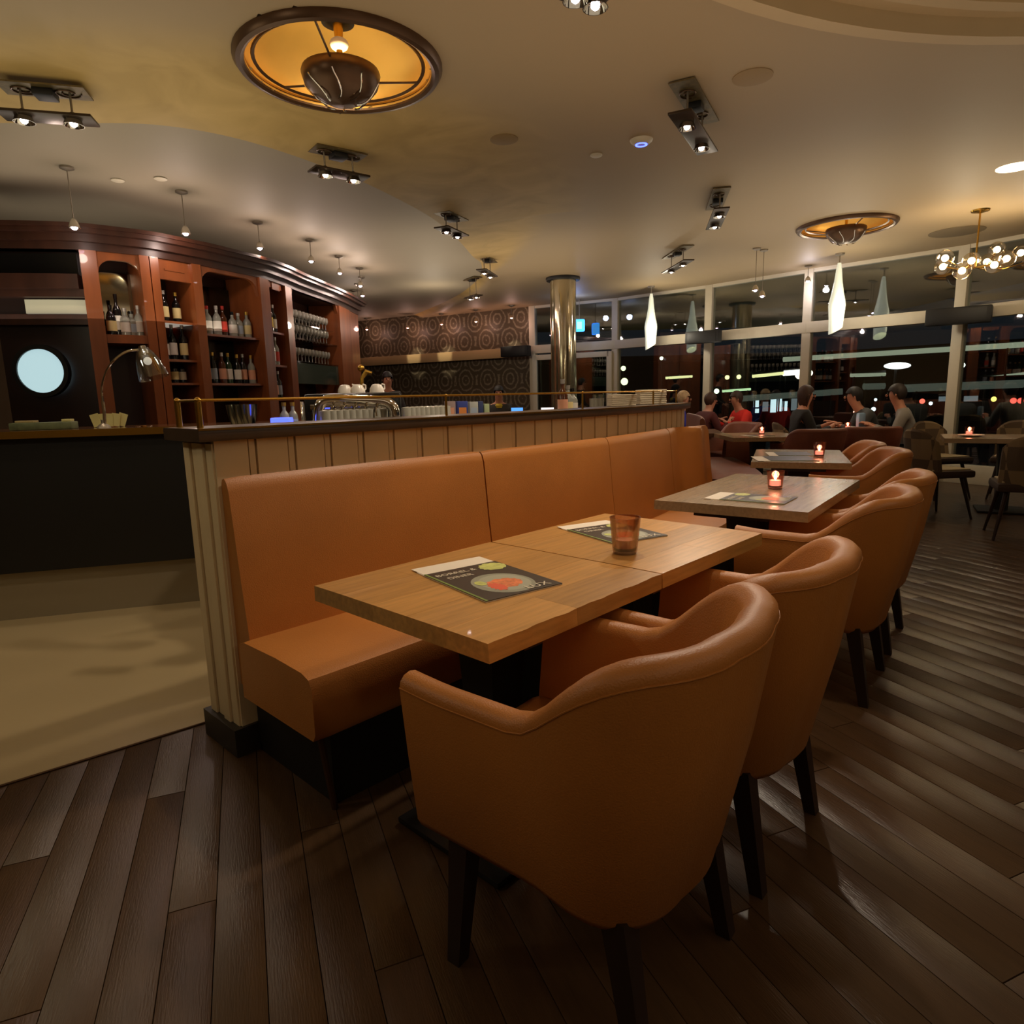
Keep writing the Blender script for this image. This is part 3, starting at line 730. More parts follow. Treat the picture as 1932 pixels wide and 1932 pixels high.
def menu(P, rz, label, W=.235, D=.30, detailed=True):
    # local: x across (short side), y along; white flap along the -x side
    t = thing('menu', label, 'menu', (P[0], P[1], .7502), rz, 'menus on the tables')
    MB().box((0, 0, .0012), (W, D, .0024), 0, .0005).obj('pages', PAPERW, t)
    fl_ = MB().box((-W*.5, 0, .0030), (W*.22, D*.98, .0010)).obj('white_flap', PAPERW, t)
    cv = MB().box((W*.06, 0, .0042), (W*.88, D, .0012)).obj('cover', COVER, t)
    MB().box((W*.06, -D/2+.003, .0052), (W*.88, .007, .0008)).obj('green_strip', GREEN, cv)
    def ell(cx, cy, rx, ry, z, m_, nm, n=28, wob=0):
        mb = MB(); mb.face([(cx+rx*math.cos(2*PI*k/n)*(1+wob*math.sin(k*2.3)), cy+ry*math.sin(2*PI*k/n)*(1+wob*math.sin(k*3.1)), z) for k in range(n)]); return mb.obj(nm, m_, cv)
    if detailed:
        ell(W*.20, D*.02, W*.27, D*.34, .0051, MPLATE, 'printed_plate'); ell(W*.20, D*.04, W*.22, D*.28, .0053, mat('printed_plate_rim', (172, 172, 150), .45), 'printed_plate')
        ell(W*.22, D*.02, W*.12, D*.21, .0055, FOOD, 'printed_food', wob=.12); ell(W*.27, -D*.12, W*.10, D*.08, .0057, mat('printed_red_salmon', (232, 96, 58), .5), 'printed_food', wob=.2)
        ell(W*.12, -D*.20, W*.06, D*.06, .0058, LIME, 'printed_lime'); ell(-W*.24, D*.32, W*.11, D*.17, .0056, LIME, 'printed_cabbage', wob=.1)
        text('BORREL &', .030, WTXT, cv, (-W*.235, -D*.44, .0058), PI/2, sx=1.0)
        text('DINER', .030, WTXT, cv, (-W*.12, -D*.38, .0058), PI/2, sx=.95)
        text('LUX', .042, WTXT, cv, (W*.46, D*.08, .0060), PI/2, sx=1.0)
    return t
def menu_px(corners, label, **k):
    P = [at(x, y, .753).xy for x, y in corners]   # flap-near, cover near corner(spine), far right, far
    c = sum(P, Vector((0, 0)))/4; d = ((P[1]-P[0])+(P[2]-P[3]))/2; e = ((P[3]-P[0])+(P[2]-P[1]))/2
    return menu(c, math.atan2(d.y, d.x), label, W=d.length*.93, D=e.length, **k)
menu_px([(785, 1077), (920, 1140), (1070, 1102), (912, 1054)], 'menu with a white flap and a printed plate of salmon on the nearest table')
menu_px([(1058, 993), (1150, 1028), (1276, 1011), (1150, 986)], 'menu half hidden behind the brown candle glass on the second table')
menu_px([(1340, 941), (1490, 953), (1505, 938), (1365, 929)], 'greenish menu in front of the lit candle on the third table')
menu_px([(1420, 870), (1535, 869), (1542, 861), (1440, 861)], 'dark menu nearer to us on the fourth table', detailed=False)
menu_px([(1450, 860), (1530, 860), (1532, 853), (1455, 853)], 'dark menu farther back on the fourth table', detailed=False)
menu(T5+Vector((-.05, -.15)), .2, 'pale menu on the far table beside the candle', detailed=False)
# candle glasses
AMB = glassmat('brown_candle_glass', (.86, .66, .54), .18, .12)
WAX = mat('wax', (235, 190, 175), .5); 
def candle(P, label, lit=True, h=.115, r=.045, pw=1.2):
    t = thing('candle_glass', label, 'candle', (P[0], P[1], P[2]), 0, 'tealight glasses')
    MB().lathe([(.002, .0), (r*.74, .0), (r*.8, .01), (r, h), (r-.004, h), (r*.76-.003, .014), (.002, .014)], n=26).obj('glass', AMB if not lit else glassmat('pink_candle_glass', (.95, .62, .55), .12, .08), t)
    MB().lathe([(.002, .010), (r*.73, .010), (r*.75, .017), (.002, .017)], n=24).obj('base', mat('dark_glass_base', (40, 20, 12), .2), t)
    tl = MB().lathe([(.002, .018), (r*.62, .018), (r*.62, .045), (.002, .045)], n=20).obj('tealight', mat('glowing_wax', (255, 200, 170), .5, emit=1.6, ecol=(1, .62, .48)) if lit else WAX, t)
    if lit:
        MB().lathe([(.001, .045), (.007, .055), (.008, .064), (.004, .078), (.001, .088)], n=10).obj('flame', mat('flame', (255, 220, 170), .5, emit=40, ecol=(1, .66, .36)), tl)
        lamp('POINT', (P[0], P[1], P[2]+.075), pw*.5, (1, .55, .30), .02, name='candle_glow')
    return t
def onT(px, py, z=.75): p = at(px, py, z); return (p.x, p.y, z+.0005)
candle(onT(1179, 1043), 'unlit brown ribbed candle glass on the second table', lit=False, h=.118, r=.05)
candle(onT(1462, 922), 'lit candle glass on the third table, brightest of the candles', h=.095)
candle(onT(1545, 862), 'lit candle glass at the right of the fourth table')
candle(onT(1437, 820), 'lit candle glass on the far table beside pale menus', h=.09, r=.04)
candle((T6.x-.05, T6.y-.25, .7505), 'tiny lit candle just right of the bar wall end', h=.08, r=.04)
candle((4.22, 8.26, .7505), 'lit candle between the woman in black and the leaning man', h=.09, r=.04)
candle(onT(1828, 822), 'lit candle on the table at the right edge', h=.09, r=.045)

# ================================================================== TUB CHAIRS
def tub_chair(label, m_=LEATHER):
    t = thing('tub_chair', label, 'chair', (0, 0, 0), 0, 'cognac leather tub chairs')
    hw, fr, bk, rc = .287, .275, -.285, .20       # facing +y
    path = []; N1 = 9
    for i in range(N1): path.append((hw-.005*(1-i/N1), fr-(fr-(bk+rc))*i/N1))
    for k in range(13): a = -PI/2*k/12; path.append((hw-rc+rc*math.cos(a), bk+rc+rc*math.sin(a)))
    for i in range(1, 4): path.append(((hw-rc)*(1-i/3), bk-.012*math.sin(i/3*PI/2)))
    left = [(-x, y) for x, y in path[-2::-1]]; path = path+left
    rows = []; n = len(path)
    for i, (x, y) in enumerate(path):
        x0, y0 = path[max(i-1, 0)]; x1, y1 = path[min(i+1, n-1)]; tx, ty = x1-x0, y1-y0; l = math.hypot(tx, ty); nx, ny = -ty/l, tx/l  # inward?
        if nx*(-x)+ny*(.05-y) < 0: nx, ny = -nx, -ny
        g = sm((-.01-y)/.23)                    # 0 arms .. 1 back
        top = .694+.160*g + .012*sm((y-.15)/.2)
        th = .062+.012*g
        fl_ = .030
        bz = .335-.045*g
        lean = .012+.055*g
        def pt(o, z, ex=0):
            k = (z-.28)/.5
            return (x+nx*(o)-nx*lean*k+nx*fl_*(1-min(1, k*1.4))*1.0, y+ny*(o)-ny*lean*k+ny*fl_*(1-min(1, k*1.4)), z)
        r_ = th/2
        sec = [pt(.05, bz-.012), pt(.008, bz), pt(0, bz+.02), pt(0, (bz+top)/2), pt(0, top-r_)]
        for k in range(1, 6): a = PI*k/6; sec.append(pt(r_-r_*math.cos(a), top-r_+r_*math.sin(a)*.9))
        sec += [pt(th, top-r_), pt(th+.008, .55), pt(th+.015, .40), pt(th+.015, .33)]
        rows.append(sec)
    MB().grid(rows, closev=True, cap=True).obj('shell', m_, t, sharp=60)
    # piping seam round outer top
    MB().tube([Vector(r[4])+Vector((0, 0, 0)) for r in rows], .0018, 5).obj('piping', m_, t)
    mb = MB().box((0, .03, .405), (.43, .52, .13), 0, .035); mb.obj('seat', m_, t, sharp=60)
    MB().box((0, .02, .325), (.40, .42, .06), 0, .015).obj('seat_rail', m_, t)
    for sx, sy in ((-1, 1), (1, 1), (-1, -1), (1, -1)):
        a = Vector((sx*.20, .19 if sy > 0 else -.185, .32)); b = Vector((sx*.215, .215 if sy > 0 else -.245, 0))
        MB().grid([[(c_.x+i*w_, c_.y+j*w_, c_.z) for i, j in ((-1, -1), (1, -1), (1, 1), (-1, 1))] for c_, w_ in ((a, .026), (b, .017))], closev=True, cap=True, smooth=False).obj('leg', DARKWOOD, t)
    return t
ch0 = tub_chair('nearest cognac leather tub chair, its whole back towards us')
def setc(o, x, y, f): o.location = (x, y, 0); o.rotation_euler = (0, 0, R(f)-PI/2)
CHP = [(.155, 1.335, 142, None), (.56, 1.80, 139, 'second cognac tub chair from the front, partly behind the nearest chair'),
       (1.33, 2.78, 143, 'third cognac tub chair, whose dark legs stand free on the right'), (1.72, 3.30, 143, 'fourth cognac tub chair, tucked behind the third chair'),
       (2.34, 4.52, 160, 'fifth cognac tub chair, at the near side of the fourth table'), (2.52, 5.14, 160, 'sixth cognac tub chair, at the far side of the fourth table')]
for x, y, f, lb in CHP:
    if lb is None: setc(ch0, x, y, f)
    else: dup(ch0, (x, y, 0), R(f)-PI/2, lb)
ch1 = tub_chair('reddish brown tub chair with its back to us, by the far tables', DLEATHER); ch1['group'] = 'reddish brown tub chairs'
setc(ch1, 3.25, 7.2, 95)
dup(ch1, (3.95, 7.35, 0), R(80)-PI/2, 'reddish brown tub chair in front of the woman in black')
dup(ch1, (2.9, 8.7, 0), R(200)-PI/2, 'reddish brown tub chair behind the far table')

# dark fabric chairs with a check back
PLAID = bpy.data.materials.new('check_fabric'); PLAID.use_nodes = True
N = PLAID.node_tree.nodes; L = PLAID.node_tree.links; b = N['Principled BSDF']; tc = N.new('ShaderNodeTexCoord'); ck = N.new('ShaderNodeTexChecker'); ck.inputs['Scale'].default_value = 5.2
ck.inputs[1].default_value = (*lin((124, 104, 74)), 1); ck.inputs[2].default_value = (*lin((84, 68, 50)), 1); L.new(tc.outputs['Object'], ck.inputs[0]); L.new(ck.outputs[0], b.inputs['Base Color']); b.inputs['Roughness'].default_value = .85
DFAB = mat('dark_brown_fabric', (60, 44, 32), .85, var=.1)
def check_chair(label):
    t = thing('dining_chair', label, 'chair', (0, 0, 0), 0, 'check backed dining chairs')
    rows = []
    for i in range(15):
        u = -1+2*i/14; x = .235*u*(1-.06*u*u); yb = -.22+.09*u*u; top = .86-.10*abs(u)**3
        rows.append([(x, yb, .42), (x, yb-.03, .6), (x, yb-.06, top-.02), (x, yb-.045, top), (x, yb-.02, top-.02), (x, yb+.012, .6), (x, yb+.045, .42)])
    MB().grid(rows, closev=True, cap=True).obj('backrest', PLAID, t)
    MB().box((0, .01, .435), (.47, .46, .07), 0, .025).obj('seat', DFAB, t)
    MB().box((0, .02, .476), (.40, .38, .016), 0, .007).obj('seat_pad', mat('pale_seat_pad', (170, 154, 120), .7), t)
    for sx, sy in ((-1, 1), (1, 1), (-1, -1), (1, -1)):
        MB().tube([(sx*.16, sy*.15, .41), (sx*.23, sy*.235, 0)], [.019, .010], 8).obj('leg', DARKWOOD, t)
    return t
cc = check_chair('dark chair with a check back and pale seat, largest at the right edge'); setc(cc, 4.25, 5.35, 62)
dup(cc, (4.12, 6.35, 0), R(5)-PI/2, 'dark check backed chair standing left of the table at the right edge')
dup(cc, (5.65, 7.3, 0), R(-130)-PI/2, 'check backed chair with an arched top behind the table at the right edge')
dup(cc, (4.9, 7.5, 0), R(-80)-PI/2, 'check backed chair between the right post and the right edge table')
dup(cc, (4.85, 8.53, 0), R(168)-PI/2, 'chair at the window table beside the leaning man')
dup(cc, (3.60, 8.33, 0), R(-5)-PI/2, 'chair of the woman in black')

# ================================================================== BAR
# front at the left, concentric curve behind the dividing wall
BF = crspline([Vector(p) for p in ((-7.2, 2.62), (-4.6, 3.25), (-3.04, 3.73), (-2.0, 4.04), (-1.2, 4.30))], 6)
def offset(P, a):
    out = []
    for i in range(len(P)):
        t = (P[min(i+1, len(P)-1)]-P[max(i-1, 0)]).normalized(); out.append(P[i]+Vector((-t.y, t.x))*a)
    return out
def ribbon(P, a0, a1, z0, z1, name, m_, parent=None, bev=0):
    A = offset(P, a0); B = offset(P, a1)
    return MB().grid([[(A[i].x, A[i].y, z0), (B[i].x, B[i].y, z0), (B[i].x, B[i].y, z1), (A[i].x, A[i].y, z1)] for i in range(len(P))], closev=True, cap=True, smooth=False).obj(name, m_, parent)
bar = thing('bar_counter', 'black fronted bar with a brass edged top and steel kick plate at the left', 'bar', (-3.04, 3.73, 0))
Bo = Vector(bar.location).xy; BFl = [p-Bo for p in BF]
ribbon(BFl, 0, .55, .30, 1.085, 'front_panel', BLACKP, bar)
ribbon(BFl, .06, .50, .004, .30, 'kick_plate', mat('grey_kick_plate', (150, 138, 112), .45, .2), bar)
ribbon(BFl, -.06, .62, 1.085, 1.125, 'top', mat('bar_top_wood', (96, 60, 34), .15, var=.15, coat=.4), bar)
ribbon(BFl, -.068, -.06, 1.087, 1.128, 'brass_edge', BRASS, bar)
# inner worktop behind the dividing wall, carries taps and glasses
wt = MB(); sweep(wt, .75, SE+.5, rrect(AW+TW+.12, AW+TW+.80, 1.07, 1.105, .006, 2), smooth=False); wt = tag(wt.obj('bar_worktop', STEEL), 'steel worktop behind the curved dark bar top', 'worktop')
wf = MB(); sweep(wf, .8, SE+.45, [(AW+TW+.18, 0), (AW+TW+.75, 0), (AW+TW+.75, 1.07), (AW+TW+.18, 1.07)], smooth=False); wf.obj('cabinet', BLACKP, wt)
ZW = 1.1055
def onW(px, a=AW+TW+.35):
    s = s_at_px(px, a, 1.1); return Cp(s, a, ZW), heading(s)
# ---- back bar cabinet
FX = [(-40, 454), (0, 455), (90, 456), (150, 458), (175, 460), (262, 469), (290, 473), (365, 487), (372, 488), (483, 512), (500, 517), (530, 528), (545, 535), (632, 567), (655, 578), (672, 587)]
FP = {x: at(x, y, 2.62).xy for x, y in FX}
for x in list(FP):          # smooth tiny kinks
    pass
ks = sorted(FP)
cab = thing('back_bar_cabinet', 'tall curved mahogany back bar with arched glazed bays', 'cabinet', (-2.8, 8.0, 0)); CO = Vector((-2.8, 8.0)); CO3 = Vector((-2.8, 8.0, 0))
def fpos(px):
    px = max(ks[0], min(ks[-1], px))
    for a_, b_ in zip(ks, ks[1:]):
        if a_ <= px <= b_: return FP[a_].lerp(FP[b_], (px-a_)/(b_-a_))
def fnorm(px):
    t = (fpos(px+12)-fpos(px-12)).normalized(); return Vector((-t.y, t.x)), t
def piece(x0, x1, z0, z1, d0, d1, name, m_, parent=None, n=None, origin=None):
    """solid between facade columns x0..x1, depth d0..d1 behind the facade"""
    n = n or max(1, int(abs(x1-x0)/40)); rows = []
    O = CO if origin is None else origin
    for i in range(n+1):
        x = x0+(x1-x0)*i/n; P = fpos(x)-O; nn_, _ = fnorm(x)
        A = P+nn_*d0; B = P+nn_*d1; rows.append([(A.x, A.y, z0), (B.x, B.y, z0), (B.x, B.y, z1), (A.x, A.y, z1)])
    return MB().grid(rows, closev=True, cap=True, smooth=False).obj(name, m_, parent or cab)
def arch(x0, x1, z0, z1, rad, d0, d1, m_, zt, side=.05):
    """frame around an arched opening: header with rounded lower corners"""
    mb = MB(); rows = []; n = 24
    P0, P1 = fpos(x0), fpos(x1); W = (P1-P0).length
    for i in range(n+1):
        u = i/n; x = x0+(x1-x0)*u; e = min(u, 1-u)*W
        zb = z1 if e >= rad else z1-(rad-math.sqrt(max(0, rad*rad-(rad-e)**2)))
        P = fpos(x)-CO; nn_, _ = fnorm(x); A = P+nn_*d0; B = P+nn_*d1
        rows.append([(A.x, A.y, zb), (B.x, B.y, zb), (B.x, B.y, zt), (A.x, A.y, zt)])
    mb.grid(rows, closev=True, cap=True, smooth=False).obj('arched_header', m_, cab)
# cornice (stepped)
for z0, z1, d0 in ((2.56, 2.62, -.03), (2.62, 2.68, -.08), (2.68, 2.715, -.14), (2.715, 2.745, -.17)):
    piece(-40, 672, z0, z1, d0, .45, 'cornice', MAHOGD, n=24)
for k, x in enumerate((210, 430, 585)):
    pass
# posts
PX = [(148, 178), (258, 275), (277, 292), (355, 372), (483, 500), (531, 543), (634, 655)]
for x0, x1 in PX: piece(x0, x1, .0, 2.56, -.035, .40, 'post', MAHOG, n=1)
piece(655, 672, 0, 2.56, -.02, .40, 'end_panel', MAHOG, n=1)
# side end facing us (orange column)
# bays: (x0,x1, kind)
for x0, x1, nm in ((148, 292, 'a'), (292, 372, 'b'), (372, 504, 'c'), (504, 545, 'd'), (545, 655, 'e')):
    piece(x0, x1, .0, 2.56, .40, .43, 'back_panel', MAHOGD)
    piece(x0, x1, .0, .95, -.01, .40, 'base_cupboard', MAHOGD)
def z_of(px, y): return zat(fpos(px), y)
arch(178, 258, 0, z_of(218, 492), .12, -.01, .03, MAHOG, 2.56)
arch(372, 483, 0, z_of(430, 520), .16, -.01, .03, MAHOG, 2.56)
arch(545, 634, 0, z_of(590, 556)-.01, .14, -.01, .03, MAHOG, 2.56)
for x0, x1, y in ((292, 355, 530), (504, 528, 545)):
    zb = z_of((x0+x1)/2, y); piece(x0, x1, zb, 2.56, -.005, .03, 'panel_header', MAHOG)
    P = (fpos(x0+6)+fpos(x1-6))/2; nn_, tt = fnorm((x0+x1)/2)
    piece(x0+(x1-x0)*.2, x1-(x1-x0)*.2, zb+.08, 2.48, -.014, 0, 'raised_panel', MAHOG)
# panel under arched bay A (shelf front)
piece(178, 258, z_of(218, 648), z_of(218, 632), -.01, .38, 'shelf', MAHOG)
# mirror behind bays A, C upper
piece(180, 257, z_of(218, 632)+.0, 2.45, .34, .35, 'mirror', MIRROR)
piece(374, 482, 1.0, 2.45, .37, .38, 'mirror', mat('dim_mirror', (70, 66, 56), .1, 1))
piece(546, 633, 1.0, 2.45, .37, .38, 'mirror', MATS['dim_mirror'])
SHC = []
for x0, x1, ys in ((292, 355, (606, 678, 722)), (372, 483, (633, 723)), (504, 528, (627, 689, 752)), (545, 634, (643, 684))):
    for y in ys:
        z = z_of((x0+x1)/2, y); piece(x0, x1, z-.022, z, .0 if x0 == 504 else .03, .38, 'shelf', MAHOG if x0 != 545 else GLASSC)
        SHC.append((x0, x1, z))
# green glass doors in the wide bay
zg0, zg1 = z_of(590, 725), z_of(590, 688)
piece(547, 632, zg0, zg1, .02, .026, 'glass_door', mat('green_grey_glass', (62, 76, 66), .12, .3))
# ---- bottles
BOT = {}
def bottle(kind):
    if kind in BOT: return BOT[kind]
    h, r, nr, gm, lm, cm = kind
    t = thing('bottle', 'x', 'bottle', (0, 0, -50), 0)
    MB().lathe([(.002, 0), (r, .003), (r, h*.58), (r*.8, h*.66), (nr, h*.75), (nr, h*.95), (.002, h*.95)], n=12).obj('glass', gm, t)
    MB().lathe([(r+.0008, h*.14), (r+.0008, h*.48)], n=12).obj('label', lm, t)
    MB().lathe([(nr+.002, h*.88), (nr+.003, h), (.002, h)], n=10).obj('cap', cm, t)
    BOT[kind] = t; return t
CLR = mat('clear_spirit_glass', (150, 150, 140), .12, .1); GRN = mat('green_bottle_glass', (34, 58, 34), .1); BRN = mat('brown_bottle_glass', (74, 36, 16), .1); DRK = mat('black_bottle_glass', (16, 14, 16), .1)
LBW = mat('white_label', (232, 226, 214), .5); LBY = mat('yellow_label', (230, 196, 40), .5); LBR = mat('red_label', (206, 60, 44), .5); LBO = mat('pink_orange_label', (222, 160, 128), .5); LBC = mat('cream_label', (232, 212, 150), .5); LBB = mat('pale_blue_label', (170, 184, 200), .5)
CPW = mat('silver_cap', (200, 196, 190), .3, .6); CPR = mat('red_cap', (170, 40, 30), .4); CPG = mat('gold_cap', (200, 160, 70), .3, .7)
first = {}
def put_bottle(kind, P, label, group):
    b_ = bottle(kind)
    if kind not in first: first[kind] = True; b_.location = P; b_['label'] = label; b_['group'] = group; return b_
    return dup(b_, P, random.uniform(0, 6), label, group)
def row(x0, x1, z, kinds, where, group, depth=.12):
    n = len(kinds)
    for i, kd in enumerate(kinds):
        x = x0+(x1-x0)*(i+.5)/n; P = fpos(x); nn_, _ = fnorm(x); P = P+nn_*(depth+.02*(i % 2))
        words = {'CLR': 'clear', 'GRN': 'green', 'BRN': 'brown', 'DRK': 'black'}
        cn = [k for k, v in (('clear', CLR), ('green', GRN), ('brown', BRN), ('black', DRK)) if v is kd[3]][0]
        ln = kd[4].name.replace('_', ' ')
        put_bottle(kd, (P.x, P.y, z+.0005), f'{cn} bottle, {ln}, {ORD[i]} from left, {where}', group)
K = lambda h, r, g, l, c: (h, r, r*.36, g, l, c)
kA = [K(.30, .038, GRN, LBW, CPW), K(.28, .042, CLR, LBW, CPR), K(.29, .040, CLR, LBW, CPW), K(.30, .036, BRN, LBR, CPR), K(.25, .044, CLR, LBW, DRK), K(.25, .045, CLR, LBB, CPW), K(.27, .042, CLR, LBC, CPG)]
sC = [z for x0, x1, z in SHC if x0 == 372]; sB = [z for x0, x1, z in SHC if x0 == 292]; sD = [z for x0, x1, z in SHC if x0 == 504]; sE = [z for x0, x1, z in SHC if x0 == 545]
row(376, 480, sC[0], kA, 'upper shelf of wide bay', 'bottles on the upper shelf of the wide bay')
kB = [K(.30, .037, DRK, LBW, CPW), K(.31, .037, DRK, LBB, CPG), K(.31, .037, BRN, LBO, CPW), K(.31, .037, GRN, LBW, CPG), K(.30, .037, DRK, LBW, CPG), K(.31, .037, DRK, LBO, CPW), K(.30, .039, CLR, LBO, CPG)]
row(378, 481, sC[1], kB, 'lower shelf of wide bay', 'bottles on the lower shelf of the wide bay')
row(300, 352, sB[0], [K(.30, .037, DRK, LBW, CPW)]*0+[K(.28, .037, DRK, LBC, CPW), K(.28, .037, DRK, LBC, CPG)], 'top shelf of narrow bay', 'bottles in the narrow bay')
row(297, 352, sB[1], [K(.30, .037, DRK, LBW, DRK), K(.33, .037, DRK, LBW, CPW), K(.33, .037, DRK, LBC, CPW)], 'middle shelf of narrow bay', 'bottles in the narrow bay')
row(310, 345, sB[2], [K(.22, .037, DRK, LBC, DRK), K(.22, .037, DRK, LBW, DRK)], 'lowest shelf of narrow bay', 'bottles in the narrow bay')
row(501, 522, sD[0], [K(.31, .040, DRK, LBY, CPG), K(.30, .040, DRK, LBW, CPW)], 'upper shelf of slim bay', 'bottles in the slim bay', .035)
row(501, 522, sD[1], [K(.31, .038, CLR, LBW, CPW), K(.31, .040, CLR, LBR, CPW)], 'middle shelf of slim bay', 'bottles in the slim bay', .035)
row(501, 522, sD[2], [K(.31, .038, DRK, LBO, CPW), K(.31, .040, DRK, LBB, CPW)], 'lower shelf of slim bay', 'bottles in the slim bay', .035)
row(188, 256, z_of(218, 632), [K(.26, .04, DRK, LBC, DRK), K(.36, .036, DRK, LBW, DRK), K(.24, .045, CLR, LBW, CPW), K(.22, .05, CLR, LBB, DRK), K(.27, .036, CLR, LBW, CPW)], 'shelf of leftmost arched bay', 'bottles in the leftmost bay', .10)
# ---- glasses in the wide right bay
gl = thing('stem_glass', 'stem glass, first from left, top glass row of the right bay, front', 'glass', (0, 0, -50), 0, 'stem glasses on the right bay shelves')
MB().lathe([(.002, 0), (.033, .002), (.005, .008), (.004, .07), (.03, .09), (.038, .125), (.032, .165), (.030, .165), (.035, .125), (.004, .085)], n=14).obj('bowl', mat('lit_glass', (176, 172, 160), .1, .25), gl)
f1 = True
zs_ = [z_of(590, 616), sE[0]+.001, sE[1]+.001]
piece(547, 632, zs_[0]-.012, zs_[0], .05, .37, 'shelf', GLASSC)
for r_, z in enumerate(zs_):
    for i in range(12):
        for jj in range(1 if r_ == 2 else 2):
            x = 551+(629-551)*(i+.5)/12; P = fpos(x)+fnorm(x)[0]*(.12+.11*jj)
            if f1: gl.location = (P.x, P.y, z+.0005); f1 = False
            else: dup(gl, (P.x, P.y, z+.0005), 0, f'stem glass, {ORD[i]} from left, {["top", "middle", "lowest"][r_]} glass row of the right bay, {["front", "back"][jj]}')
# chrome tins low in the wide bay
for k, x in enumerate((562, 586, 606, 622)):
    P = fpos(x)+fnorm(x)[0]*.15; z = .951
    o = MB().lathe([(.002, 0), (.10, 0), (.10, .26), (.085, .30), (.002, .31)], n=20).obj('steel_canister', CHROME, None, (P.x, P.y, z)); tag(o, f'{ORD[k]} steel canister from left below the green glass of the right bay', 'canister', 'steel canisters on the back counter')
# ---- wall part left of the cabinet: dark panelled front with a porthole
pf = thing('porthole_panel', 'dark panelled wooden front with a glowing round window, left of the bottle bays', 'wall panel', (-3.6, 5.8, 0)); PO = Vector((-3.6, 5.8))
piece(-40, 148, 0, 2.56, .10, .16, 'backing', mat('dark_brown_panel', (40, 22, 16), .35, var=.2), pf, origin=PO)
def pz(y): return zat(fpos(80), y)
piece(-40, 140, pz(470), 2.56, -.02, .10, 'frieze', MAHOGD, pf, origin=PO)
piece(-40, 140, pz(545), pz(517), -.04, .10, 'rail', MAHOGD, pf, origin=PO)
piece(-40, 136, pz(517), pz(475), .06, .09, 'dark_glass', mat('dark_gloss', (14, 16, 18), .08), pf, origin=PO)
piece(-40, 148, pz(560), pz(545), -.01, .10, 'rail', MAHOGD, pf, origin=PO)
piece(22, 158, pz(590), pz(563), .06, .09, 'mirror_glow', mat('mirror_glow_pale', (200, 196, 160), .3, emit=.16, ecol=(.9, .86, .66)), pf, origin=PO)  # mirror strip; its ceiling reflection is put in as glow
piece(-40, 148, pz(612), pz(592), .02, .10, 'rail', MAHOGD, pf, origin=PO)
Pp = aty(78, 700, fpos(78).y-.02); nn_, tt = fnorm(78); ang = math.atan2(tt.y, tt.x)
MX = Matrix.Translation(Pp-Vector((PO.x, PO.y, 0))) @ Matrix.Rotation(ang, 4, 'Z') @ Matrix.Rotation(PI/2, 4, 'X')
rp_ = 43/1240*Pp.y/1.0
MB().lathe([(.001, -.01), (rp_*.93, -.01), (rp_*.93, .0), (.001, .0)], n=40, M=MX).obj('lit_window', mat('porthole_light', (190, 225, 235), .4, emit=.75, ecol=(.55, .80, .86)), pf)
MB().lathe([(rp_*.92, -.01), (rp_*.92, .02), (rp_*1.1, .02), (rp_*1.12, -.03), (rp_*.92, -.01)], n=40, M=MX).obj('rim', BLACKM, pf)

# ---- things on the left bar top
def onbar(px, d=.25):
    best = None
    for i in range(len(BF)-1):
        for k in range(20):
            P = offset(BF, d)[i].lerp(offset(BF, d)[i+1], k/20); x = pj((P.x, P.y, 1.125))[0]
            if best is None or abs(x-px) < best[0]: best = (abs(x-px), P)
    return best[1]
ZB = 1.1255
P = onbar(197, .16); t = thing('gooseneck_lamp', 'slender gooseneck lamp with a clear glass bell shade on the bar', 'lamp', (P.x, P.y, ZB)); B0 = Vector((P.x, P.y, ZB))
MB().lathe([(.002, 0), (.04, 0), (.035, .012), (.012, .03), (.012, .05), (.002, .05)], n=18).obj('base', STEEL, t)
pts = [aty(x, y, P.y)-B0 for x, y in ((198, 806), (197, 780), (194, 757), (192, 735), (197, 710), (208, 688), (224, 672), (243, 662), (262, 660))]
pts = [Vector((p_.x, p_.y, max(p_.z, .01))) for p_ in pts]
MB().tube(pts[:3], .010, 8).obj('stem', CHROME, t); MB().tube(crspline([Vector(p_) for p_ in pts[2:]], 4), .007, 8).obj('gooseneck', CHROME, t)
hd = aty(268, 655, P.y)-B0; ax_ = (aty(291, 712, P.y)-aty(268, 655, P.y)).normalized(); Q = ax_.to_track_quat('Z', 'Y').to_matrix().to_4x4()
MX = Matrix.Translation(hd) @ Q
MB().lathe([(.012, 0), (.03, .01), (.045, .03), (.065, .08), (.082, .16), (.086, .19), (.084, .19), (.062, .08), (.042, .032), (.01, .008)], n=24, M=MX).obj('glass_shade', GLASSC, t)
MB().lathe([(.002, -.01), (.02, -.005), (.02, .04), (.002, .05)], n=14, M=MX).obj('socket', CHROME, t)
MB().sph(hd+ax_*.085, .024, 10).obj('bulb', mat('frosted_dim_bulb', (240, 230, 215), .3, emit=.5, ecol=(1, .9, .75)), t)
P = onbar(205, .3); t = thing('napkin_holder', 'pale yellow folded napkins fanned behind the gooseneck lamp', 'napkins', (P.x, P.y, ZB), .2)
NAP = mat('pale_yellow_napkin', (206, 196, 130), .7)
for k, (dx, rx) in enumerate(((-.07, -.25), (-.035, -.1), (0, .05), (.04, .2), (.075, .35))):
    MB().box((dx, 0, .04), (.05, .004, .08), M=Matrix.Translation((dx, .004*k, .045)) @ Matrix.Rotation(rx, 4, 'Y')).obj('napkin', NAP, t)
P = onbar(85, .25); t = thing('condiment_tray', 'low greenish tray with packets on the bar at the left', 'tray', (P.x, P.y, ZB), .25)
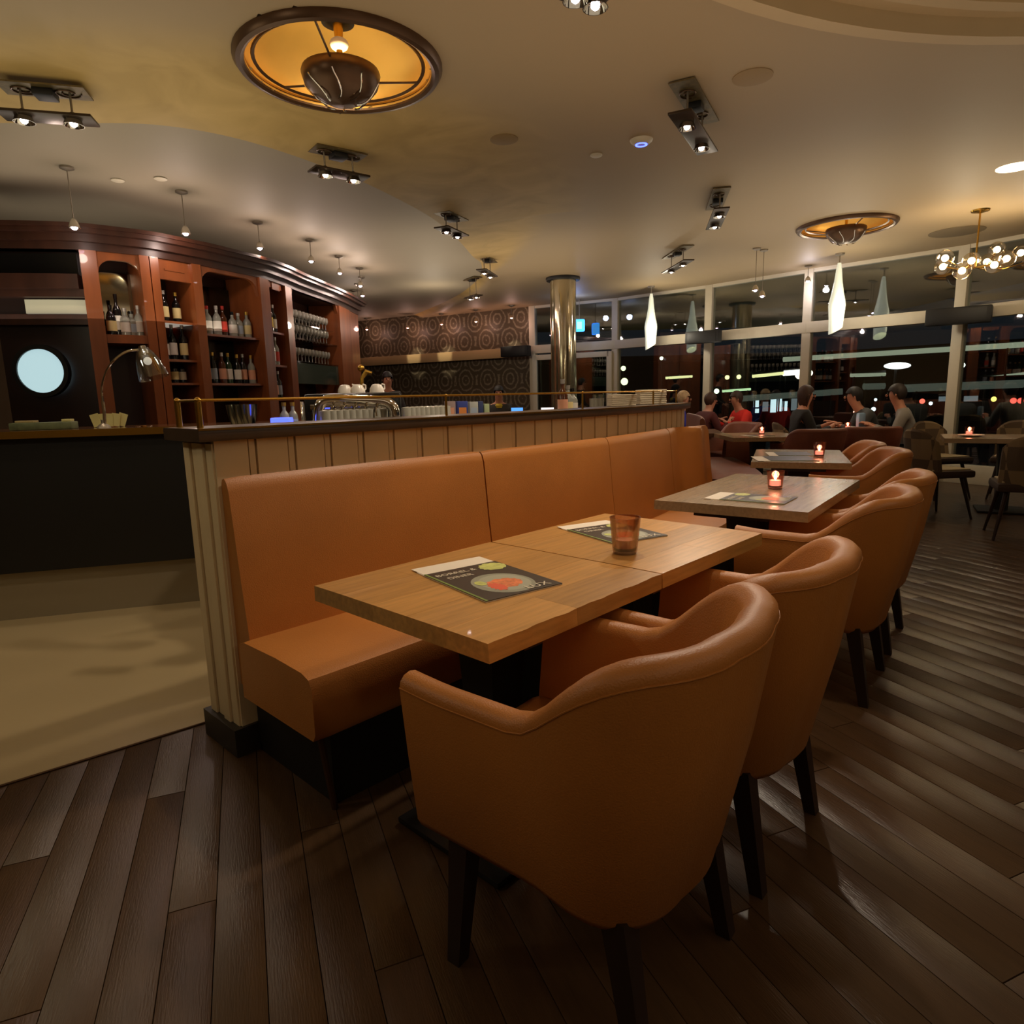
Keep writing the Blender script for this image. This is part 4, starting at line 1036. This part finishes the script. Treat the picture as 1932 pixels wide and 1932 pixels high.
MB().box((0, 0, .022), (.33, .12, .044), 0, .006).obj('tray', mat('tray_green', (96, 104, 70), .5, var=.3, vscale=20), t); MB().box((.13, 0, .052), (.05, .06, .015), 0, .003).obj('packet', NAP, t); MB().box((-.09, 0, .05), (.1, .07, .012), 0, .003).obj('packet', mat('tan_packet', (170, 150, 100), .6), t)
for k, x in enumerate((262, 272, 282)):
    P = onbar(x, .12); o = MB().lathe([(.002, 0), (.018, 0), (.02, .008), (.002, .01)], n=14).obj('coaster_coin', BRASS if k % 2 else CHROME, None, (P.x, P.y, ZB)); tag(o, f'{ORD[k]} tiny shiny disc from left on the brass bar edge', 'bottle cap', 'tiny shiny discs on the bar')

# ---- things behind the curved bar top
Pt, ht = onW(672, AW+TW+.28); tp = thing('beer_tap_arch', 'polished steel beer tap arch behind the bar top', 'beer tap', Pt[:], 0)
YT = Pt.y
A = [aty(x, y, YT) for x, y in ((598, 800), (599, 782), (603, 766), (612, 757), (628, 754), (670, 755), (712, 756), (730, 759), (741, 768), (745, 782), (745, 800))]
A = [a_-Pt for a_ in A]; A[0].z = 0; A[-1].z = 0
MB().tube(crspline(A, 5), .026, 14).obj('arch', CHROME, tp)
for k, x in enumerate((630, 650, 672, 692, 712)):
    b_ = aty(x, 765, YT)-Pt; tpn = MB().tube([b_, b_+Vector((0, -.045, -.01)), b_+Vector((0, -.05, -.05))], .007, 8).obj('tap', CHROME, tp)
wg = thing('short_glass', 'small upturned glass, first from left under the tap arch', 'glass', (0, 0, -50), 0, 'glasses behind the bar top')
MB().lathe([(.028, 0), (.025, .108), (.002, .112), (.002, .106), (.022, .102), (.026, 0)], n=14).obj('glass', mat('lit_glass2', (188, 186, 172), .12, .2), wg)
f1 = True
for i, x in enumerate([616+i*12 for i in range(10)]+[768+i*9 for i in range(9)]):
    P, _ = onW(x, AW+TW+.20+(.08 if i >= 10 else 0))
    if f1: wg.location = P; f1 = False
    else: dup(wg, P, 0, f'small upturned glass, {ORD[i]} from left under the tap arch' if i < 10 else f'small upturned glass, {ORD[i-10]} from left in the front row beside the arch')
    if i >= 10: P, _ = onW(x+3, AW+TW+.36); dup(wg, P, 0, f'small upturned glass, {ORD[i-10]} from left in the rear row beside the arch')
# espresso machine with cups on top
P, hh = onW(672, AW+TW+.62); em = thing('espresso_machine', 'dark coffee machine behind the tap arch', 'coffee machine', P[:], hh*.2)
MB().box((0, 0, .095), (.50, .22, .19), 0, .02).obj('body', mat('machine_black', (28, 26, 26), .3, .3), em); MB().box((0, -.112, .12), (.44, .01, .03), 0, .004).obj('chrome_strip', CHROME, em)
cup = thing('coffee_cup', 'white cup upside down on the coffee machine, leftmost of three', 'cup', (0, 0, 0), 0, 'white cups on the coffee machine')
MB().lathe([(.040, 0), (.037, .02), (.026, .040), (.012, .045), (.002, .045), (.002, .04), (.022, .037), (.037, 0)], n=18).obj('cup', mat('porcelain', (232, 224, 212), .25), cup)
MB().tube([(.04, 0, .045), (.06, 0, .04), (.06, 0, .02), (.042, 0, .012)], .005, 6).obj('handle', MATS['porcelain'], cup)
for k, (x, lb) in enumerate(((652, None), (676, 'white cup upside down on the coffee machine, middle of three'), (712, 'white cup upside down on the coffee machine, rightmost of three'))):
    Q_ = aty(x, 752, P.y)
    if lb is None: cup.location = (Q_.x, P.y, P.z+.191)
    else: dup(cup, (Q_.x, P.y, P.z+.191), 1, lb)
# brass ornament / tap handles above cups
P, _ = onW(688, AW+TW+.74); o = thing('brass_tap_handle', 'small brass tap figure sticking up beside the white cups', 'tap', P[:]); MB().tube([(0, 0, 0), (0, 0, .27), (.03, 0, .31), (.06, 0, .30)], [.012, .012, .016, .01], 8).obj('spout', BRASS, o); MB().sph((0, 0, .33), .02, 10).obj('knob', BRASS, o)
# glass bowl cluster at the left, blue lit thing
for k, x in enumerate((446, 458, 470)):
    P, _ = onW(max(x, 452)+k*2, AW+TW+.14+k*.05)
    P = Cp(.84+k*.06, AW+TW+.3-.08*k, ZW); Q_ = aty(x, 790, P.y)
    o = MB().lathe([(.002, .0), (.028, .002), (.006, .01), (.006, .03), (.026, .055), (.036, .095), (.042, .145), (.040, .145), (.034, .095), (.024, .057), (.002, .035)], n=18).obj('dessert_glass', glassmat('pale_lit_glass', (.80, .80, .70), .3, .15), None, (Q_.x, Q_.y, ZW)); tag(o, f'{["left", "middle", "right"][k]} fluted clear glass near the left end of the bar rail', 'glass', 'fluted glasses near the rail end')
P, _ = onW(532, AW+TW+.3); Q_ = aty(532, 795, P.y); o = MB().box((0, 0, .042), (.085, .06, .084), 0, .006).obj('blue_lit_dispenser', mat('blue_glow', (40, 60, 255), .4, emit=2.2, ecol=(.08, .12, 1)), None, (Q_.x, Q_.y, ZW)); tag(o, 'small box glowing blue on the worktop below the slim bay', 'dispenser')
for k, x in enumerate((540, 556)):
    P, _ = onW(x, AW+TW+.45); put_bottle(K(.15, .022, CLR, LBB, CPG), (P.x, P.y, ZW), f'{["left", "right"][k]} of two slim bottles behind the blue glowing box', 'slim bottles by the blue box')
# cartons, register, tablet etc.
def carton(x, y_top, w_px, m_, lab, name='carton', a=AW+TW+.45, deco=None, dp=.07):
    P, hh = onW(x, a); sc_ = (P.xy.length)/1240; hgt = zat(P.xy, y_top)-ZW; t = thing(name, lab, 'carton', P[:], hh*.3)
    MB().box((0, 0, hgt/2), (w_px*sc_, dp, hgt), 0, .003).obj('box', m_, t)
    if deco: MB().box((0, -dp/2-.001, hgt*.55), (w_px*sc_*.7, .002, hgt*.35)).obj('print', deco, t)
    return t
carton(832, 764, 22, mat('dark_grey_box', (52, 48, 44), .6), 'dark grey box left of the coloured cartons', 'supply_box')
carton(850, 757, 18, mat('mauve_carton', (150, 130, 126), .6), 'mauve carton next to the dark grey box', deco=LBO)
carton(872, 757, 20, mat('blue_carton', (44, 62, 140), .6), 'blue carton with an orange print', deco=mat('orange_print', (220, 140, 70), .5))
carton(893, 758, 16, mat('grey_white_carton', (176, 178, 170), .6), 'white carton right of the blue one', deco=LBB)
carton(906, 757, 9, mat('navy_carton', (40, 54, 96), .6), 'narrow navy carton right of the white one')
carton(917, 762, 10, mat('pale_green_carton', (170, 186, 140), .6), 'narrow pale green carton')
def screen(x, y0, y1, w_, m_, lab, a=AW+TW+.4):
    P, hh = onW(x, a); s_ = P.xy.length/1240; z1 = zat(P.xy, y0); t = thing('order_screen', lab, 'screen', P[:], 0); hgt = z1-ZW
    MB().box((0, 0, hgt*.5), (w_*s_, .02, hgt), 0, .003).obj('casing', BLACKM, t); MB().box((0, -.0115, hgt*.52), (w_*s_*.9, .002, hgt*.86)).obj('display', m_, t)
screen(976, 768, 790, 24, mat('blue_display', (60, 130, 255), .4, emit=1.1, ecol=(.10, .36, 1)), 'small bright blue screen left of the mirrored column')
screen(1033, 768, 785, 26, mat('white_display', (255, 245, 245), .4, emit=1.5, ecol=(1, .86, .86)), 'small glowing white screen at the foot of the mirrored column')
for k, x in enumerate((1062, 1072, 1080)):
    P, _ = onW(x, AW+TW+.3+.06*k); put_bottle([K(.26, .035, BRN, LBO, CPW), K(.22, .035, CLR, LBC, CPW), K(.20, .04, CLR, LBW, DRK)][k], (P.x, P.y, ZW), f'{["left", "middle", "right"][k]} of three bottles before the mirrored column', 'bottles before the column')
for k, x in enumerate((1118, 1126, 1134)):
    P, _ = onW(x, AW+TW+.5); o = MB().lathe([(.002, 0), (.022, 0), (.026, .12), (.024, .12), (.02, .004)], n=16).obj('tall_glass', MATS['lit_glass2'], None, P[:]); tag(o, f'{["left", "middle", "right"][k]} of three tall glasses right of the mirrored column', 'glass', 'tall glasses by the column')
# stacks of folded white napkins on the bar top
def stack(x0, x1, y0, lab, n):
    xc = (x0+x1)/2; a = AW+TW*.62; s_ = s_at_px(xc, a, 1.2); P = Cp(s_, a, 1.1785); print('stack s', s_); wv = (x1-x0)*P.xy.length/1240; hgt = zat(P.xy, y0)-P.z
    t = thing('napkin_stack', lab, 'napkins', P[:], .1, 'stacks of folded white cloths')
    for k in range(n): MB().box((random.uniform(-.003, .003), 0, hgt*(k+.5)/n), (wv, .13, hgt/n*.93), random.uniform(-.03, .03), min(.006, hgt/n*.3)).obj('cloth', mat('white_cloth', (236, 222, 194), .8), t)
stack(1150, 1196, 744, 'lower left stack of folded white cloths at the bar end', 6)
stack(1203, 1252, 735, 'taller right stack of folded white cloths at the bar end', 7)
# mirrored column
P = at(1062, 524, ZC); t = thing('mirrored_column', 'mirrored round column with a dark capital ring behind the bar', 'column', (P.x, P.y, 0))
MB().lathe([(.195, 0), (.195, ZC)], n=40).obj('shaft', mat('bronze_mirror', (206, 194, 164), .12, .92), t)
MB().lathe([(.197, ZC-.05), (.25, ZC-.045), (.26, ZC-.02), (.255, ZC), (.197, ZC)], n=40).obj('capital', BLACKM, t); MB().lathe([(.197, 0), (.23, 0), (.23, .1), (.197, .12)], n=40).obj('base', BLACKM, t)
# loudspeakers on the transom
def loud(px, py, w_px, h_px, Yf, lab):
    P = aty(px, py, Yf); i = min(range(4), key=lambda i: (WP[i]-P.xy).length); s_ = Yf/1240
    t = thing('loudspeaker', lab, 'speaker', P[:], math.atan2(WP[3].y-WP[2].y, WP[3].x-WP[2].x)*.8 if px > 1000 else math.atan2(-wd.y, -wd.x))
    MB().box((0, 0, 0), (w_px*s_*1.05, .18, h_px*s_), 0, .02).obj('cabinet', mat('speaker_black', (14, 13, 13), .6), t); MB().box((0, -.092, 0), (w_px*s_*.9, .006, h_px*s_*.8), 0, .002).obj('grille', BLACKM, t); MB().box((0, .11, 0), (.08, .08, .05)).obj('bracket', BLACKM, t)
loud(1327, 636, 60, 22, 11.1, 'black wall speaker on the transom near the pendant lamp')
loud(973, 663, 54, 19, 13.5, 'black wall speaker on the ledge of the wallpapered wall')
loud(1808, 596, 96, 30, 8.45, 'large black wall speaker on the transom at the right post')
# blue sign by the door
P = aty(1093, 614, 12.6); t = thing('blue_sign', 'small glowing blue sign hanging right of the mirrored column', 'sign', P[:]); MB().box((0, 0, 0), (.20, .03, .22), 0, .03).obj('panel', mat('blue_sign_face', (60, 150, 255), .4, emit=2.2, ecol=(.06, .38, 1)), t)
MB().box((.0, -.018, .0), (.09, .004, .13), 0).obj('pictogram', mat('cyan_print', (120, 220, 255), .4, emit=2, ecol=(.25, .75, 1)), t); MB().tube([(0, 0, .1), (0, 0, 3-P.z)], .006, 6).obj('cable', STEEL, t)
lamp('POINT', (P.x-.1, P.y-.35, 2.75), 5, (.15, .35, 1), .05, name='blue_glow')

# ================================================================== PEOPLE
def skinmesh(name, chain, edges, material, parent, root=0, lvl=1):
    me = bpy.data.meshes.new(name); me.from_pydata([c[0] for c in chain], edges, []); o = bpy.data.objects.new(name, me); COL.objects.link(o)
    m_ = o.modifiers.new('skin', 'SKIN'); m_.use_smooth_shade = True
    for i, c in enumerate(chain):
        sv = me.skin_vertices[0].data[i]; r_ = c[1]; sv.radius = (r_, r_) if not isinstance(r_, tuple) else r_
        sv.use_root = (i == root)
    s_ = o.modifiers.new('sub', 'SUBSURF'); s_.levels = lvl; s_.render_levels = lvl
    dg = bpy.context.evaluated_depsgraph_get(); m2 = bpy.data.meshes.new_from_object(o.evaluated_get(dg)); bpy.data.objects.remove(o)
    m2.materials.clear(); m2.materials.append(material); 
    for p_ in m2.polygons: p_.use_smooth = True
    o = bpy.data.objects.new(name, m2); COL.objects.link(o); o.parent = parent; return o
def person(label, x, y, face, top, hair, sit=True, lean=0.0, hands='table', trousers=(34, 32, 34), hairlen=.0, z0=0, turn=0, base=None, hz=.47):
    """facing +y locally"""
    t = thing('person', label, 'person', (x, y, z0), R(face)-PI/2)
    HZ = hz+.06 if sit else .93
    fy = lambda h: math.sin(lean)*h; fz = lambda h: math.cos(lean)*h
    pel = Vector((0, 0, HZ)); wst = pel+Vector((0, fy(.2), fz(.2))); chs = pel+Vector((0, fy(.40), fz(.40))); nck = pel+Vector((0, fy(.55), fz(.54)))
    hb = nck+Vector((0, .02+fy(.08), .09)); hc = nck+Vector((0, .03+fy(.1), .16)); ht_ = nck+Vector((0, .02+fy(.1), .22))
    ch = [(pel, (.15, .11)), (wst, (.135, .10)), (chs, (.155, .105)), (nck, .052), (hb, (.066, .072)), (hc, (.076, .09)), (ht_, (.055, .065))]
    ed = [(0, 1), (1, 2), (2, 3), (3, 4), (4, 5), (5, 6)]
    def add(p_, r_, pr): ch.append((Vector(p_), r_)); ed.append((pr, len(ch)-1)); return len(ch)-1
    jk = []
    arms = {}
    for sx in (-1, 1):
        sh = add(chs+Vector((sx*.17, 0, .07)), .058, 2)
        if sit or hands == 'bar': el = add(chs+Vector((sx*.23, .10, -.20)), .042, sh); wr = add(chs+Vector((sx*.12, .34, max(-.26, .80-chs.z-z0) if hands == 'table' else -.05)), .028, el)
        else: el = add(chs+Vector((sx*.24, .03, -.22)), .042, sh); wr = add(chs+Vector((sx*.20, .20, -.32)), .028, el)
        w_ = ch[wr][0]; d_ = (w_-ch[el][0]).normalized(); pm_ = add(w_+d_*.06, (.036, .018), wr)
        side = d_.cross(Vector((0, 0, 1))).normalized()
        for k in range(4):
            o_ = (k-1.5)*.019; l_ = (.038, .044, .041, .032)[k]; a_ = add(ch[pm_][0]+d_*.035+side*o_, .0092, pm_); b_ = add(ch[a_][0]+d_*l_*.8+Vector((0, 0, -.008)), .0085, a_); add(ch[b_][0]+d_*l_*.5+Vector((0, 0, -.02)), .0075, b_)
        th_ = add(w_+d_*.035+side*(-sx)*-.035, .011, pm_); add(ch[th_][0]+d_*.03+side*(-sx)*-.012, .009, th_)
        arms[sx] = (sh, el, wr)
    legs = {}
    for sx in (-1, 1):
        hp = add(pel+Vector((sx*.095, .02 if sit else 0, -.02)), .085, 0)
        if sit: kn = add(pel+Vector((sx*.13, .43, -.02)), .058, hp); an = add(Vector((sx*.13, .40, .09)), .038, kn); 
        else: kn = add(Vector((sx*.10, .02, .50)), .058, hp); an = add(Vector((sx*.10, 0, .09)), .038, kn)
        ft = add(ch[an][0]+Vector((0, .14, -.05)), (.036, .026), an); legs[sx] = (hp, kn, an, ft)
    body = skinmesh('body', ch, ed, SKIN, t)
    # clothing
    tm = mat(f'top_{top}', top, .8, var=.1)
    c2 = [(pel+Vector((0, 0, .02)), (.165, .125)), (wst, (.152, .118)), (chs, (.172, .122)), (nck+Vector((0, 0, -.02)), .066)]; e2 = [(0, 1), (1, 2), (2, 3)]
    for sx in (-1, 1):
        sh, el, wr = arms[sx]; n0 = len(c2); c2 += [(ch[sh][0], .072), (ch[el][0], .056), (ch[wr][0]-(ch[wr][0]-ch[el][0])*.08, .040)]; e2 += [(2, n0), (n0, n0+1), (n0+1, n0+2)]
    skinmesh('top', c2, e2, tm, t)
    c3_ = [(pel, (.162, .12))]; e3 = []
    for sx in (-1, 1):
        hp, kn, an, ft = legs[sx]; n0 = len(c3_); c3_ += [(ch[hp][0], .098), (ch[kn][0], .072), (ch[an][0]+Vector((0, 0, .03)), .052)]; e3 += [(0, n0), (n0, n0+1), (n0+1, n0+2)]
    skinmesh('trousers', c3_, e3, mat(f'trousers_{trousers}', trousers, .85), t)
    for sx in (-1, 1):
        an, ft = legs[sx][2:]; MB().box(ch[an][0]+Vector((0, .06, -.045)), (.09, .27, .085), 0, .03).obj('shoe', BLACKM, t)
    # hair
    hm = mat(f'hair_{hair}', hair, .6, var=.2, vscale=30); mb = MB(); rows = []
    for i in range(11):
        ph = PI*i/10*(.60); row_ = []
        for k in range(20):
            a = 2*PI*k/20; fr_ = math.sin(a); drop = 1+(0.35 if fr_ < -.1 else (-.28 if fr_ > .5 else 0))+hairlen*(1 if fr_ < .25 else 0)
            pp = min(ph*drop, PI*.93); rr_ = 1.0
            v = Vector((.086*math.sin(pp)*math.cos(a), .104*math.sin(pp)*math.sin(a)-.012, .112*math.cos(pp)))*rr_
            if hairlen > .3 and pp > PI*.6: v.z -= (pp-PI*.6)*.12; v.x *= 1.25
            row_.append(hc+v+Vector((0, -.004, .018)))
        rows.append(row_)
    mb.grid(rows, closev=True).obj('hair', hm, t)
    for sx in (-1, 1):
        MB().sph(hc+Vector((sx*.030, .086, .006)), .0095, 8).obj('eye', mat('eye_dark', (30, 22, 18), .2), t)
        MB().sph(hc+Vector((sx*.078, -.002, -.006)), .018, 8, (.4, .8, 1.2)).obj('ear', SKIN, t)
    MB().sph(hc+Vector((0, .094, -.014)), .014, 8, (.8, 1.1, 1.3)).obj('nose', SKIN, t)
    MB().box(hc+Vector((0, .088, -.05)), (.042, .010, .009), 0, .003).obj('mouth', mat('lips', (150, 76, 66), .5), t)
    return t
def at_head(px, py, Y): p = aty(px, py, Y); return p
# bartenders
h = at_head(728, 712, 10.4); person('man in a dark shirt standing behind the bar by the coffee machine, looking down', h.x, h.y, -70, (40, 32, 28), (28, 22, 18), sit=False, lean=.16, z0=h.z-1.66)
h = at_head(941, 738, 10.9); wo = person('woman behind the bar near the blue screen with a yellow scarf', h.x, h.y, -90, (52, 48, 44), (26, 20, 18), sit=False, z0=h.z-1.66, lean=.05, hairlen=.2)
MB().lathe([(.07, .0), (.09, -.03), (.085, -.07), (.05, -.05)], (0, .02, 1.46), 18).obj('scarf', mat('yellow_scarf', (206, 178, 50), .8), wo)
person('fair haired person in a royal blue top by the bar wall end', 2.62, 10.3, -10, (52, 52, 150), (190, 160, 120), lean=.08, hz=.40)
person('person in dark red clothes seated left of the red jacket', 2.92, 10.15, 20, (84, 30, 26), (70, 44, 30), lean=.25, hz=.38)
person('person in a bright red jacket bending over a window table', 3.72, 10.35, 190, (235, 50, 38), (60, 40, 30), lean=.30, hz=.40)
person('woman with brown hair and black coat seated in profile by the windows', 3.62, 8.35, -5, (24, 22, 22), (58, 34, 22), lean=.12, hairlen=.35, hz=.43, trousers=(30, 28, 30))
person('dark haired man in a grey shirt leaning over the window table', 4.78, 8.55, 168, (76, 78, 78), (26, 22, 20), lean=.50, hz=.46, trousers=(150, 128, 90))
P = (4.40, 8.10); 
person('person in a light grey patterned top seated at the window table', 4.84, 7.9, 150, (150, 146, 138), (44, 34, 28), lean=.30, hz=.44, trousers=(44, 42, 44))
o = MB().box((0, 0, 0), (.12, .05, .20), 0, .02).obj('shopping_bag', mat('light_blue_bag', (150, 185, 220), .6), None, (4.40, 8.30, .852), .4); tag(o, 'light blue paper bag on the table of the leaning man', 'bag')
for k, (dx, dy) in enumerate(((.28, -.1), (.38, -.22))):
    o = MB().lathe([(.002, 0), (.07, .002), (.115, .018), (.112, .02), (.07, .006), (.002, .004)], n=24).obj('plate', MATS['porcelain'], None, (4.02+dx*.9, 8.72+dy*.6, .751)); tag(o, f'{["left", "right"][k]} white plate on the window table', 'plate', 'plates on the window table')
for k, (dx, dy, lb) in enumerate(((-.3, .1, 'white plate at the left end of the table at the right edge'), )):
    o = MB().lathe([(.002, 0), (.07, .002), (.115, .018), (.112, .02), (.07, .006), (.002, .004)], n=24).obj('plate', MATS['porcelain'], None, (T8.x+dx, T8.y+dy, .751)); tag(o, lb, 'plate')

# ================================================================== OUTSIDE AT NIGHT
gd = MB().box((10, 40, -.6), (120, 90, .2)).obj('ground_outside', mat('night_asphalt', (30, 32, 32), .8, var=.2)); struct(gd, 'dark ground outside the windows')
# glowing strips outside, most standing in for lamps reflected in the windows
def strip(x0, y0, x1, y1, Y0, Y1, th, m_, label, group='glowing strips outside, most for reflected lamps'):
    A, B = aty(x0, y0, Y0), aty(x1, y1, Y1); c = (A+B)/2
    t = thing('reflection_or_light_strip', label, 'light', c[:], 0, group); MB().tube([A-c, B-c], th, 8).obj('tube', m_, t)
    for e_ in (A.lerp(B, .1), A.lerp(B, .9)): MB().tube([e_-c, Vector((e_.x-c.x, e_.y-c.y, -.5-c.z))], .02, 6).obj('pole', BLACKM, t)
    MB().tube([A-c+Vector((0, 0, th*1.3)), B-c+Vector((0, 0, th*1.3))], th*.7, 6).obj('housing', BLACKM, t); return t
E1 = mat('strip_pale', (200, 205, 160), .5, emit=.45, ecol=(.80, .84, .62)); E2 = mat('strip_dim', (110, 118, 100), .5, emit=.10, ecol=(.72, .80, .66)); E3 = mat('strip_yellow', (240, 225, 120), .5, emit=1.6, ecol=(.95, .88, .42)); E4 = mat('strip_white', (255, 240, 230), .5, emit=4, ecol=(1, .9, .8))
strip(1478, 678, 1960, 648, 15, 12.2, .055, E1, 'long pale strip for reflected light outside, high behind the right post')
strip(1395, 752, 1590, 738, 15, 14, .07, E2, 'dim greenish strip for reflected light outside above the woman in black')
strip(1630, 729, 1668, 728, 14, 14, .07, E2, 'short dim strip for reflected light outside right of the woman in black')
strip(1706, 732, 1960, 722, 13, 12, .08, E2, 'long dim strip for reflected light outside below the white oval')
strip(1420, 710, 1478, 704, 18, 18, .045, E3, 'yellow strip for reflected light outside left of the slim post')
strip(1478, 704, 1514, 701, 18, 18, .075, E4, 'bright white strip for reflected light outside at the slim post')
strip(1256, 713, 1306, 710, 18, 18, .035, E3, 'short yellow strip outside near the cloth stacks')
strip(1363, 738, 1416, 734, 18, 18, .035, mat('strip_green', (200, 240, 150), .5, emit=1.2, ecol=(.7, 1, .55)), 'short green white strip outside right of a post')
strip(1605, 708, 1670, 706, 16, 16, .045, E1, 'pale strip for reflected light outside before the white oval')
strip(1850, 716, 1960, 703, 14, 13, .05, E1, 'pale bluish strip for reflected light outside at the right edge')
P = aty(1693, 690, 16); o = thing('oval_reflection', 'white oval of reflected light outside between the two right posts', 'light', (P.x, P.y, -.5)); MB().sph((0, 0, P.z+.5), .32, 18, (1, .4, .25)).obj('oval_glow', mat('oval_glow_white', (255, 250, 250), .4, emit=2.6, ecol=(1, .95, .96)), o); MB().tube([(0, .05, 0), (0, .05, P.z+.45)], .03, 6).obj('pole', BLACKM, o)  # oval window reflection, built as a glowing shape on a pole
for k, (x, y, r_, col, lb) in enumerate([(1740, 757, .07, (1, .12, .08), 'small red light outside left of the right post'), (1756, 761, .05, (.8, .9, 1), 'small white light beside the red light outside'), (1875, 753, .07, (1, .75, .15), 'yellow light outside right of the right post'), (1912, 756, .08, (1, .08, .06), 'left of the red lights outside at the right edge'), (1926, 756, .08, (1, .08, .06), 'right of the red lights outside at the right edge'), (1648, 772, .06, (.8, .92, 1), 'white blue light outside above the grey top'), (1652, 754, .04, (.8, .92, 1), 'tiny white light outside above the seated group'), (1372, 712, .06, (.95, .9, .35), 'left of two yellow lights outside'), (1394, 711, .06, (.95, .9, .35), 'right of two yellow lights outside'), (1352, 738, .07, (.9, 1, .7), 'greenish white light outside right of a post'), (1176, 695, .07, (.8, .9, .5), 'upper greenish light outside by the door'), (1178, 720, .10, (.85, .9, .5), 'lower greenish light outside by the door'), (1248, 676, .05, (1, 1, .8), 'small white light outside under the transom'), (1816, 689, .07, (1, 1, .9), 'white light outside close to the right post'), (1510, 706, .14, (1, .85, .7), 'cluster of bright light outside right of the slim post'), (1528, 704, .08, (1, .9, .7), 'farther bright light outside right of the slim post')]):
    P = aty(x, y, 18.5); o = thing('street_light', lb, 'light', (P.x, P.y, -.5), 0, 'lights seen outside'); MB().sph((0, 0, P.z+.5), r_, 10).obj('lamp_globe', mat(f'street_glow_{k}', tuple(int(255*c) for c in col), .5, emit=3.2, ecol=col), o); MB().tube([(0, .03, 0), (0, .03, P.z+.5-r_*.7)], .02, 6).obj('pole', BLACKM, o)
# building across
bd = thing('building', 'dark low building outside with white lit windows', 'building', (7.5, 24, -.5))
MB().box((0, 1, 1.4), (24, 1.6, 2.9)).obj('wall', mat('night_wall', (34, 36, 34), .8), bd)
MB().box((0, .9, 2.95), (24.6, 2.2, .2)).obj('roof', mat('night_roof', (22, 22, 22), .8), bd)
LITW = mat('lit_window', (200, 225, 235), .5, emit=1.5, ecol=(.72, .9, 1)); LITD = mat('half_lit_window', (120, 135, 140), .5, emit=.25, ecol=(.72, .82, .9))
for x, y0, y1, m_, w_ in ((1426, 750, 768, LITW, .18), (1426, 771, 779, LITW, .18), (1458, 750, 778, LITW, .20), (1470, 750, 776, LITW, .14), (1480, 757, 775, LITW, .16), (1497, 752, 774, LITD, .2), (1443, 758, 776, LITD, .2), (1780, 748, 757, LITD, .4), (1830, 747, 757, LITD, .5)):
    A, B = aty(x, y0, 24.18), aty(x, y1, 24.18); c = (A+B)/2-Vector((7.5, 24, -.5)); f_ = MB().box((c.x, .17, c.z), (w_+.06, .06, abs(A.z-B.z)+.06)).obj('window', BLACKM, bd); MB().box((c.x, .13, c.z), (w_, .03, abs(A.z-B.z))).obj('pane', m_, f_)

# ================================================================== TABLE, COFFER AND ADDED FILL LIGHT
# table spot and coffer light; the fills below are added, with no lamp seen
lamp('SPOT', (.55, 1.9, 2.75), 20, HAL, .06, to=(.30, 2.0, .75), angle=62, blend=.7, name='table_spot')
lamp('AREA', (COF.x, COF.y, ZC+.05), 9, (1, .74, .46), 2.2, to=(COF.x, COF.y, 0), name='coffer_glow')
lamp('AREA', (-1.0, -1.2, 2.9), 9, (1, .74, .46), 2.0, to=(-1.0, -1.2, 0), name='rear_fill')  # unseen soft fill added behind the camera
lamp('POINT', (-2.6, 1.2, 2.3), 14, (1, .86, .56), .07, name='left_fill')  # fill added at the left, no pendant hangs here
lamp('POINT', (-3.4, 2.9, 2.3), 9, (1, .88, .54), .07, name='bar_front_fill')  # unseen fill added before the bar front
lamp('POINT', (1.6, -1.0, 2.2), 11, (1, .80, .50), .10, name='room_fill')  # added fill from behind the camera, without a fixture
lamp('POINT', (3.0, 1.6, 2.3), 7, (1, .80, .50), .08, name='room_fill')  # second added room fill, without a fixture
lamp('POINT', (-1.2, 11.2, 2.5), 14, (1, .82, .58), .06, name='wallpaper_fill')  # fill added to brighten the wallpaper end of the bar
for x_, y_, sz_, e_, c_ in ((.6, 2.8, 3.0, 12, (1, .80, .54)), (3.4, 6.8, 3.0, 20, (1, .84, .60)), (-2.2, 4.0, 2.0, 9, (1, .88, .56)), (-.2, 9.0, 3.0, 24, (1, .82, .60)), (-3.6, 6.0, 2.0, 13, (1, .84, .66)), (4.2, 2.6, 3.0, 11, (1, .80, .54)), (-1.5, 0, 3, 4, (1, .8, .5)), (3.2, 10.0, 2, 10, (1, .86, .66))):
    lamp('AREA', (x_, y_, 2.0), e_, c_, sz_, to=(x_, y_, 9), name='ceiling_fill')  # unseen up-facing fill added in mid-air to brighten the ceiling
